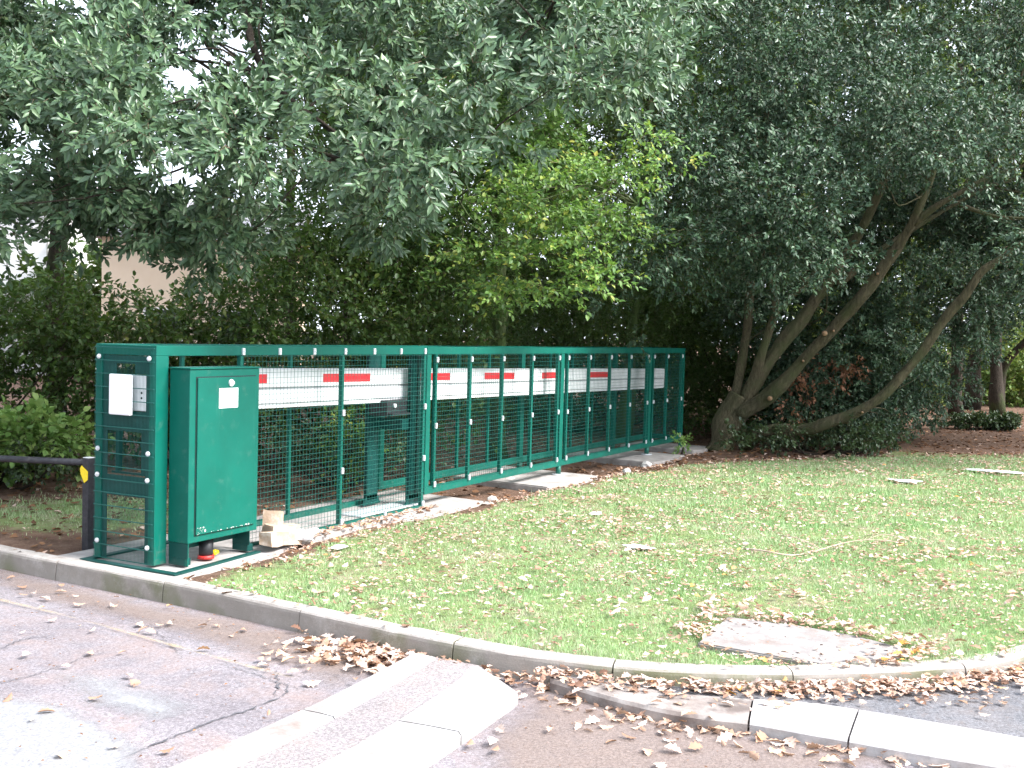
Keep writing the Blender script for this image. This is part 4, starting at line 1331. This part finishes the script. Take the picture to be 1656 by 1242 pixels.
# ---- 2. beech with yellowing boughs behind the long fence
R2 = np.random.default_rng(32)
BE = [(800, 250), (860, 250), (960, 225), (1060, 195), (1120, 220), (1070, 290), (1050, 350), (1010, 420), (990, 470), (900, 500), (800, 480), (700, 460), (740, 330)]
clB = clumps(BE, 11.6, 14.2, 60, .16, .42, R2, [(1010, 320, 34, 18), (720, 390, 30, 14), (900, 410, 26, 14)])
clB = np.concatenate([clB, clumps([(800, 290), (960, 250), (1050, 240), (1040, 330), (980, 380), (980, 440), (880, 450), (820, 400)], 11.4, 12.4, 38, .16, .30, R2)])
clB[:, 3] *= 1.0
bt = at_depth(808, 560, 15.2); bt0 = bt.copy(); bt0[2] = -.05
tB = [bt0, bt, at_depth(808, 450, 15.2), at_depth(812, 300, 15.2), at_depth(820, 100, 15.4)]
tB2 = [at_depth(810, 350, 15.2), at_depth(850, 320, 14.2), at_depth(940, 300, 13.2), at_depth(1030, 330, 12.6)]
tB3 = [at_depth(810, 380, 15.2), at_depth(780, 330, 14.0), at_depth(740, 320, 12.9)]
clB2 = clumps([(560, 60), (900, 60), (1100, 60), (1150, -300), (560, -300)], 13.5, 17, 60, .5, .9, R2)
T = make_tree('beech_tree', 'beech with a straight mossy trunk and yellow green boughs behind the long fence', 'tree', [(tB, .105, .08), (tB2, .045, .012), (tB3, .04, .012)],
              M['bark_mossy'], clB, M['leaf_beech'], OVAL, R2, per=150, n_leaf=8, spray_len=.26, leafL=.070, ratio=.32, droop=-.1, spread=1.0, upness=1.8, flat=True, face=(-.25, -.45, .85), limb_r=.02, limb_frac=.4, base=bt0)

# ---- 3. dark deciduous trees and undergrowth filling the wood edge
SKY = [(312, 125, 20, 10), (55, 245, 30, 14), (260, 250, 34, 6), (345, 250, 16, 5), (40, 385, 30, 12), (690, 150, 5, 10), (700, 345, 26, 3), (500, 300, 10, 3)]


def wood_tree(px, dep, r, poly, d0, d1, n, r0, r1, seed, label, leaf='leaf_dark', per=70, n_leaf=8, L=.07, bark_='bark_dark', lean=0, topy=-150, sl=.32, ratio=.30, upness=1.0, limb=.35, name='hornbeam_tree', group='trees at the wood edge', holes=()):
    R = np.random.default_rng(seed)
    b = at_depth(px, 600, dep); b[2] = -.05
    ln = [b, at_depth(px + lean * .3, 480, dep), at_depth(px + lean * .6, 300, dep), at_depth(px + lean, topy, dep)]
    cl = clumps(poly, d0, d1, n, r0, r1, R, list(holes) + SKY)
    return make_tree(name, label, 'tree', [(ln, r, r * .5)], M[bark_], cl, M[leaf], OVAL, R, per=per, n_leaf=n_leaf, spray_len=sl, leafL=L, ratio=ratio,
                     droop=-.05, upness=upness, limb_r=.025, limb_frac=limb, group=group, base=b)


wood_tree(560, 17.5, .12, [(400, -500), (800, -500), (800, 480), (640, 500), (480, 440), (420, 330)], 14, 18, 240, .45, .8, 41, 'dark hornbeam behind the near fence section, under the oak boughs',
          leaf='leaf_dark', per=60, lean=20)
wood_tree(655, 16.2, .08, [(520, 200), (640, 60), (920, 40), (900, 300), (770, 350), (760, 470), (560, 500), (440, 430)], 13.2, 14.9, 105, .24, .46, 47, 'green hornbeam between the oak boughs and the yellowing beech', leaf='leaf_mid', per=120, L=.085, sl=.28, bark_='bark_mossy', topy=60, ratio=.34, upness=1.4)
wood_tree(1012, 18.5, .11, [(800, -500), (1180, -500), (1180, 480), (1060, 520), (900, 500), (840, 300)], 16, 20, 240, .45, .8, 42, 'thin leaning tree behind the far end of the fence', leaf='leaf_dark', per=55, lean=50, bark_='bark_mossy')
wood_tree(-160, 16., .13, [(-600, -300), (-40, -300), (-60, 330), (-80, 460), (-600, 500)], 13, 17, 100, .45, .8, 43, 'dark tree left of the oak trunk, mostly beyond the frame', per=55)
wood_tree(470, 21., .12, [(60, -700), (650, -700), (620, 260), (540, 420), (450, 330), (400, 180), (330, 90), (200, -30), (60, -60)], 18, 23, 170, .6, 1.1, 44, 'tall tree rising behind the pink house gable', per=36, L=.10)
wood_tree(700, 24., .15, [(480, -800), (1120, -800), (1120, 420), (900, 500), (520, 420)], 22, 27, 260, .8, 1.3, 45, 'tall dark tree deep in the wood behind the beech', per=30, L=.13, sl=.5, holes=[(1000, 320, 40, 26), (880, 170, 60, 20), (560, 300, 40, 16)])
wood_tree(1060, 25., .14, [(1000, -700), (1750, -700), (1700, 420), (1400, 500), (1000, 520)], 22, 28, 330, .8, 1.3, 46, 'tall dark tree deep in the wood behind the leaning tree', per=28, L=.13, sl=.5)


def bush(name, label, poly, d0, d1, n, r0, r1, seed, leaf, per, L, n_leaf=8, sl=.25, ratio=.32, tmpl=OVAL, cat='bush', group=None, droop=0.0, upness=1.0, stems=14, shell=.6):
    R = np.random.default_rng(seed)
    cl = clumps(poly, d0, d1, n, r0, r1, R)
    b = cl[:, :3].mean(0).copy(); b[2] = -.03
    lines = []
    order = R.permutation(len(cl))[:stems]
    for i in order:
        c = cl[i, :3]
        s = b.copy()
        kx = s + (c - s) * np.array([.55, .55, .25]) + R.normal(0, .06, 3)
        lines.append(([s, kx, c], .022, .006))
    T = empty(name, tuple(b), label, cat, group)
    tb = MB()
    for i, (pts, a, c) in enumerate(lines):
        P = catmull(pts, 4); tb.tube(P, list(np.linspace(a, c, len(P))), 6, seed=i)
    tb.build('stems', M['bark_dark'], T, True)
    P, D = clump_sprays(cl, R, per, droop, shell)
    k = P[:, 2] > .02
    B, LD, U, LL, WW, tw = sprays(P[k], D[k], R, n_leaf, sl, L, ratio, 1.0, upness)
    print(name, len(B))
    leaves('foliage', B, LD, U, LL, WW, tmpl, [M[leaf], M['twig']], T, twigs=tw)
    return T


bush('hedge_bush', 'dark green hornbeam bush left of the cabinet, under the oak', [(-500, 465), (0, 455), (130, 455), (190, 500), (190, 640), (120, 690), (-500, 700)], 12.0, 13.4, 170, .3, .5, 51, 'leaf_dark', 125, .075)
bush('hedge_bush', 'dark green bush with reddish twigs behind the near fence section', [(160, 510), (300, 515), (345, 460), (430, 430), (440, 700), (160, 700)], 12.5, 14.2, 120, .28, .45, 52, 'leaf_dark', 118, .075)
bush('hedge_bush', 'loose dark bush with orange leaves behind the middle of the fence', [(400, 400), (640, 380), (780, 480), (780, 700), (420, 700)], 12.8, 15, 170, .28, .5, 53, 'leaf_dark', 79, .075)
bush('hedge_bush', 'dark bush behind the far half of the fence', [(760, 470), (1120, 500), (1120, 690), (760, 690)], 18.3, 20.6, 150, .35, .6, 54, 'leaf_dark', 80, .06)
bush('young_shrub', 'small bright green shrub beyond the black knee rail', [(-160, 705), (0, 692), (60, 692), (105, 708), (125, 722), (95, 730), (0, 740), (-160, 745)], 10.8, 11.8, 30, .16, .26, 55, 'leaf_bush', 620, .082, sl=.2, ratio=.42)
bush('yellow_sapling', 'thin yellow green sapling seen through the near mesh', [(520, 655), (600, 650), (600, 745), (540, 750)], 11.0, 11.6, 10, .12, .2, 56, 'leaf_beech', 650, .055, cat='sapling', sl=.2, stems=5)
bush('seedling', 'tiny pale yellow green seedling at the far concrete pad', [(1090, 712), (1112, 712), (1112, 724), (1092, 724)], 15.8, 16.0, 3, .07, .1, 57, 'leaf_bush', 900, .05, cat='seedling', stems=1, sl=.10)

# ---- 4. the leaning multi-stemmed evergreen at the right
R3 = np.random.default_rng(33)


def z6(pts): return [(1000 + x / 2.142, 200 + y / 2.142) for x, y in pts]


hb = on_z(1172, 724, -.02)
dh = 17.0
sA = [at_depth(*q, 17.0) for q in z6([(350, 1130), (375, 1060), (405, 990), (430, 950)])]
sA[0][2] = -.08
branches = [
    (sA, .21, .17),
    (line(z6([(395, 1010), (410, 900), (440, 760), (452, 620), (470, 480), (500, 300), (520, 100)]), [17, 17.1, 17.3, 17.4, 17.5, 17.6, 17.7]), .085, .04),
    (line(z6([(425, 980), (470, 880), (515, 740), (545, 650), (532, 560), (500, 430)]), [17, 16.9, 16.8, 16.7, 16.7, 16.6]), .085, .03),
    (line(z6([(540, 665), (600, 600), (660, 550), (700, 480)]), [16.7, 16.6, 16.5, 16.4]), .045, .02),
    (line(z6([(430, 975), (530, 810), (640, 670), (740, 535), (820, 400), (885, 275), (960, 100), (1020, -80)]), [17, 17, 17, 16.9, 16.8, 16.6, 16.3, 16]), .115, .04),
    (line(z6([(420, 1010), (520, 945), (630, 830), (720, 735), (850, 590), (960, 440), (1025, 330), (1075, 200), (1130, 40)]), [16.9, 16.7, 16.5, 16.3, 16, 15.8, 15.6, 15.4, 15.2]), .125, .045),
    (line(z6([(760, 560), (850, 480), (930, 420), (1080, 330), (1260, 230), (1420, 180)]), [16.9, 16.9, 17, 17, 17, 17]), .055, .02),
    (line(z6([(1020, 345), (1130, 270), (1260, 200), (1420, 140)]), [15.6, 15.4, 15.2, 15]), .05, .02),
    (line(z6([(1180, 280), (1300, 320), (1440, 330)]), [15.4, 15.2, 15]), .03, .015),
    (line(z6([(440, 1120), (510, 1068), (620, 1062), (720, 1040), (820, 1000), (930, 925), (1030, 820), (1120, 690), (1200, 595), (1260, 510), (1345, 455), (1450, 380)]), [16.9, 16.6, 16.3, 16, 15.8, 15.6, 15.4, 15.2, 15.0, 14.9, 14.8, 14.7]), .095, .04),
    (line(z6([(380, 1120), (330, 1125), (300, 1135)]), [17, 16.95, 16.9]), .09, .05),
    (line(z6([(455, 570), (380, 430), (280, 330), (150, 260)]), [17.4, 17.3, 17.2, 17]), .04, .015),
]


def knots(tb):
    for (x, y), d, r in (((715, 727), 16.05, .042), ((525, 952), 16.5, .04), ((640, 822), 16.3, .02), ((898, 520), 15.75, .02), ((845, 1000), 15.6, .02), ((600, 1060), 16.2, .02), ((745, 718), 16.1, .02)):
        px, py = z6([(x, y)])[0]
        c = at_depth(px, py, d)
        dirn = nrm(CAM - c + np.array([0, 0, .4])) 
        tb.tube([c - dirn * .08, c + dirn * .02], [r * 1.15, r], 12)
        c2 = c + dirn * .021
        tb.tube([c2, c2 + dirn * .004], [r * .88, r * .86], 12, mi=1)


HO = [(1060, 250), (1120, 130), (1160, 40), (1100, -300), (2100, -400), (2100, 430), (1900, 450), (1640, 455), (1580, 470), (1530, 560), (1470, 690), (1340, 640), (1380, 520), (1330, 560), (1250, 470), (1190, 480), (1100, 450), (1030, 420), (1050, 380)]
hh = [(1380, 430, 60, 110), (1300, 560, 70, 60), (1460, 380, 40, 70), (1600, 330, 60, 50), (1590, 470, 60, 60), (1200, 590, 60, 60)]
STEMS = z6([(200, 1150), (260, 900), (420, 640), (520, 590), (700, 540), (800, 400), (900, 330), (1060, 330), (1200, 420), (1440, 440), (1440, 640), (1130, 900), (1010, 960), (980, 1160)])
clH = clumps(HO, 13.2, 16.4, 190, .38, .80, R3, hh, STEMS)
clHs = clH.copy(); clHs[:, :3] += R3.normal(0, .42, (len(clH), 3)); clHs[:, 3] *= .45
clH = np.concatenate([clH, clHs])
dH = (clH[:, :3] - CAM) @ CF
clH = clH[dH > 13.0 + .5 * (clH[:, 2] - 3.6)]
clH3 = clumps([p for p in z6([(300, 700), (560, 400), (860, 250), (1440, 200), (1440, 640), (1130, 900), (1000, 1120), (560, 1080), (480, 900)])], 17.3, 19.5, 150, .35, .6, R3)
# fuller clumps where boughs come forward
extra_c = []
for px, py, d, r in ((1260, 300, 13.6, .75), (1310, 360, 13.7, .6), (1230, 350, 13.9, .6), (1330, 440, 14, .45), (1275, 450, 14, .4), (1500, 250, 13.4, .8), (1580, 170, 13.2, .8), (1450, 150, 13.6, .8),
                     (1560, 430, 15.8, .6), (1600, 480, 15.6, .4), (1480, 430, 16.4, .7), (1440, 540, 16.8, .7), (1480, 600, 16.4, .4), (1510, 560, 15.9, .45), (1180, 280, 14, .6), (1290, 250, 13.4, .7), (1350, 300, 13.6, .5), (1380, 420, 14.2, .35), (1400, 640, 17.6, .6), (1440, 660, 17, .5), (1590, 550, 15.6, .22), (1350, 690, 17.6, .4), (1430, 700, 17, .35),
                     (1120, 390, 17.2, .6), (1090, 450, 17.4, .45), (1150, 300, 15.5, .7), (1210, 200, 14.5, .8), (1180, 430, 16, .35)):
    for k in range(5):
        c = at_depth(px + R3.normal(0, r * 45), py + R3.normal(0, r * 38), d + R3.normal(0, .3))
        if c[2] > .15: extra_c.append([*c, r * R3.uniform(.35, .6)])
clH2 = clumps([(1100, -400), (2100, -600), (2100, 500), (1650, 520), (1500, 420), (1350, 250), (1150, 450), (1060, 350)], 17, 20.5, 230, .5, .9, R3, [(1600, 560, 90, 60)])
HT = make_tree('holly_oak', 'leaning evergreen tree with many bare stems from one base at the end of the fence', 'tree', branches, [M['bark'], M['cutwood']],
               np.concatenate([clH, np.array(extra_c), clH2, clH3]), M['leaf_holly'], RHOMB, R3, per=190, n_leaf=10, spray_len=.2, leafL=.075, ratio=.25, droop=-.05, upness=1.0, shell=.9, face=(-.38, -.48, .8),
              limb_r=.014, limb_frac=.08, base=hb, extra=knots)
bush('withered_spray', 'brown withered leaf sprays hanging inside the leaning tree', [(1270, 590), (1385, 575), (1390, 625), (1320, 640), (1300, 690), (1270, 660)], 16.7, 17.8, 20, .08, .17, 61, 'leaf_brown', 190, .07, cat='dead foliage', stems=4, droop=-.6)
bush('ivy_clump', 'dark ivy and seedlings round the foot of the leaning tree', [(1180, 690), (1300, 690), (1440, 690), (1470, 722), (1330, 735), (1180, 728)], 15.6, 17.6, 70, .12, .24, 62, 'ivy', 260, .05, cat='ivy', sl=.15, ratio=.4)
bush('undergrowth', 'dense dark undergrowth behind the leaning tree stems', [(1080, 360), (1330, 380), (1480, 460), (1450, 690), (1080, 700)], 19.5, 23, 230, .4, .75, 63, 'leaf_dark', 75, .08, ratio=.3)

# ---- 5. trees beyond, right
for i, (px, dep, r, lean, lab, bk) in enumerate(((1549, 26.2, .13, 4, 'dark straight trunk tree, left of three in the clearing', 'bark_dark'), (1575, 29.5, .17, 26, 'ivy covered trunk tree between two others in the clearing', 'bark_dark'),
                                             (1616, 27.6, .15, -22, 'dark forked trunk tree in the clearing, right of the ivy covered one', 'bark_dark'), (1710, 33, .2, 30, 'tree beyond the right edge of the clearing', 'bark_dark'))):
    wood_tree(px, dep, r, [(px - 120, 100), (px + 130, 100), (px + 130, 520), (px + 40, 560), (px - 60, 545), (px - 120, 480)], dep - 1, dep + 3, 40, .6, 1.1, 70 + i, lab, leaf='leaf_far', per=34, L=.11, lean=lean,
              bark_=bk, topy=100, sl=.45, limb=.3, group='trees in the clearing', name='woodland_tree')
fk = empty('bent_tree', tuple(at_depth(1640, 660, 28)), 'thin bent stem forking away right of the clearing trunks', 'tree')
fkm = MB()
fb = at_depth(1618, 640, 29); fb[2] = .0
P = catmull([fb, at_depth(1622, 600, 29), at_depth(1650, 560, 28.6), at_depth(1700, 520, 28)], 5); fkm.tube(P, list(np.linspace(.13, .07, len(P))), 9)
fkm.build('trunk', M['bark_dark'], fk, True)
R = np.random.default_rng(80)
cl = clumps([(1620, 350), (1750, 350), (1750, 520), (1640, 500)], 28, 30, 14, .4, .7, R)
P, D = clump_sprays(cl, R, 45, 0, .6)
B, LD, U, LL, WW, tw = sprays(P, D, R, 8, .4, .11, .3)
leaves('crown', B, LD, U, LL, WW, OVAL, [M['leaf_far'], M['twig']], fk, twigs=tw)
bush('undergrowth', 'bright green and yellow undergrowth beyond the clearing trunks', [(1380, 560), (1800, 540), (1800, 668), (1380, 668)], 31, 36, 130, .6, 1.1, 64, 'leaf_far', 36, .13, sl=.5)
bush('undergrowth', 'dark undergrowth far behind the fence and beech', [(480, 440), (1200, 440), (1200, 660), (480, 660)], 22, 26, 190, .6, 1.1, 65, 'leaf_dark', 32, .12, sl=.45)
bush('ivy_cover', 'ivy carpet at the feet of the clearing trunks', [(1430, 680), (1640, 678), (1640, 692), (1430, 696)], 22, 27, 90, .06, .12, 66, 'ivy', 900, .06, cat='ivy', sl=.10, ratio=.4)
bush('ivy_cover', 'ivy and low greenery on the soil beyond the knee rail', [(-200, 730), (60, 735), (150, 745), (150, 775), (-200, 775)], 10.5, 12.2, 60, .08, .16, 67, 'ivy', 420, .045, cat='ivy', sl=.12, ratio=.4)
bush('ivy_cover', 'ivy and low greenery seen through the near mesh', [(420, 700), (680, 700), (680, 740), (420, 760)], 10.8, 13, 60, .10, .2, 68, 'ivy', 330, .05, cat='ivy', sl=.14, ratio=.4)

# distant wood: one mass closing the view
R = np.random.default_rng(90)
for nm, pol, d0, d1, n_, lf in (('woodland', [(-700, 430), (160, 430), (160, 600), (-700, 620)], 34, 40, 60, 'leaf_dark'), ('woodland', [(560, -300), (2600, -500), (2600, 640), (560, 640)], 40, 52, 420, 'leaf_far')):
    cl = clumps(pol, d0, d1, n_, 1.1, 2.0, R, [(1000, 325, 30, 18), (870, 200, 40, 14)])
    P, D = clump_sprays(cl, R, 15, 0, .7)
    B, LD, U, LL, WW, tw = sprays(P, D, R, 9, .8, .34, .34)
    print('woodland', len(B))
    o = leaves(nm, B, LD, U, LL, WW, OVAL, [M[lf], M['twig']], None, twigs=tw)
    tag(o, 'distant wood seen behind the trees', 'woodland', kind='stuff')

# unseen trees added across the road, left of the viewer, to block low skylight
R = np.random.default_rng(91)
cl = np.array([[R.uniform(-17, -11), R.uniform(-3, 22), R.uniform(1, 8), R.uniform(1.1, 1.9)] for _ in range(90)])
P, D = clump_sprays(cl, R, 9, 0, .7)
B, LD, U, LL, WW, tw = sprays(P, D, R, 8, .8, .42, .34)
tag(leaves('woodland', B, LD, U, LL, WW, OVAL, [M['leaf_dark'], M['twig']], None, twigs=tw), 'unseen tree belt added across the road to block light from the left', 'woodland', kind='stuff')

# ================================================================ HOUSES behind the trees
def house(name, label, px0, px1, py_eave, dep, roofh, wm, depth=7.):
    a = at_depth(px0, py_eave, dep); b = at_depth(px1, py_eave, dep + .6)
    z = (a[2] + b[2]) / 2
    T = empty(name, (a[0], a[1], 0), label, 'house')
    d = np.array([b[0] - a[0], b[1] - a[1]]); L_ = np.linalg.norm(d); d /= L_
    n_ = np.array([-d[1], d[0]]);
    if n_ @ CF[:2] < 0: n_ = -n_
    c = [a[:2], b[:2], b[:2] + n_ * depth, a[:2] + n_ * depth]
    wl_ = MB().prism([tuple(p) for p in c], -.05, z).build('wall', wm, T)
    e = [a[:2] - d * .3 - n_ * .3, b[:2] + d * .3 - n_ * .3, b[:2] + d * .3 + n_ * (depth + .3), a[:2] - d * .3 + n_ * (depth + .3)]
    m0 = (e[0] + e[3]) / 2; m1 = (e[1] + e[2]) / 2
    v = [(*p, z + .003) for p in e] + [(*p, z + .12) for p in e] + [(*m0, z + roofh), (*m1, z + roofh)]
    MB().add(v, [(3, 2, 1, 0), (0, 1, 5, 4), (2, 3, 7, 6), (1, 2, 6, 5), (3, 0, 4, 7), (4, 5, 9, 8), (6, 7, 8, 9), (5, 6, 9), (7, 4, 8)]).build('roof', M['roof'], T)
    for t in (.22, .62):
        p = a[:2] + d * (L_ * t); q = a[:2] + d * (L_ * t + 1.1)
        for zz in ((1.0, 2.1), (3.2, 4.3)):
            if zz[1] > z - .3: continue
            pp = [p - n_ * .04, q - n_ * .04, q + n_ * .02, p + n_ * .02]
            wdw = MB().prism([tuple(s) for s in pp], zz[0], zz[1]).build('window', M['wall_white'], T)
            pi = [p + d * .07 - n_ * .05, q - d * .07 - n_ * .05, q - d * .07 - n_ * .0405, p + d * .07 - n_ * .0405]
            MB().prism([tuple(s) for s in pi], zz[0] + .07, zz[1] - .07).build('pane', M['pane'], wdw)
    return T


house('brick_house', 'pink rendered house with a grey roof glimpsed behind the oak leaves', 165, 470, 388, 30, 1.4, M['wall'])
house('white_house', 'white house wall at the far left behind the oak', -400, 76, 322, 33, 1.2, M['wall_white'])
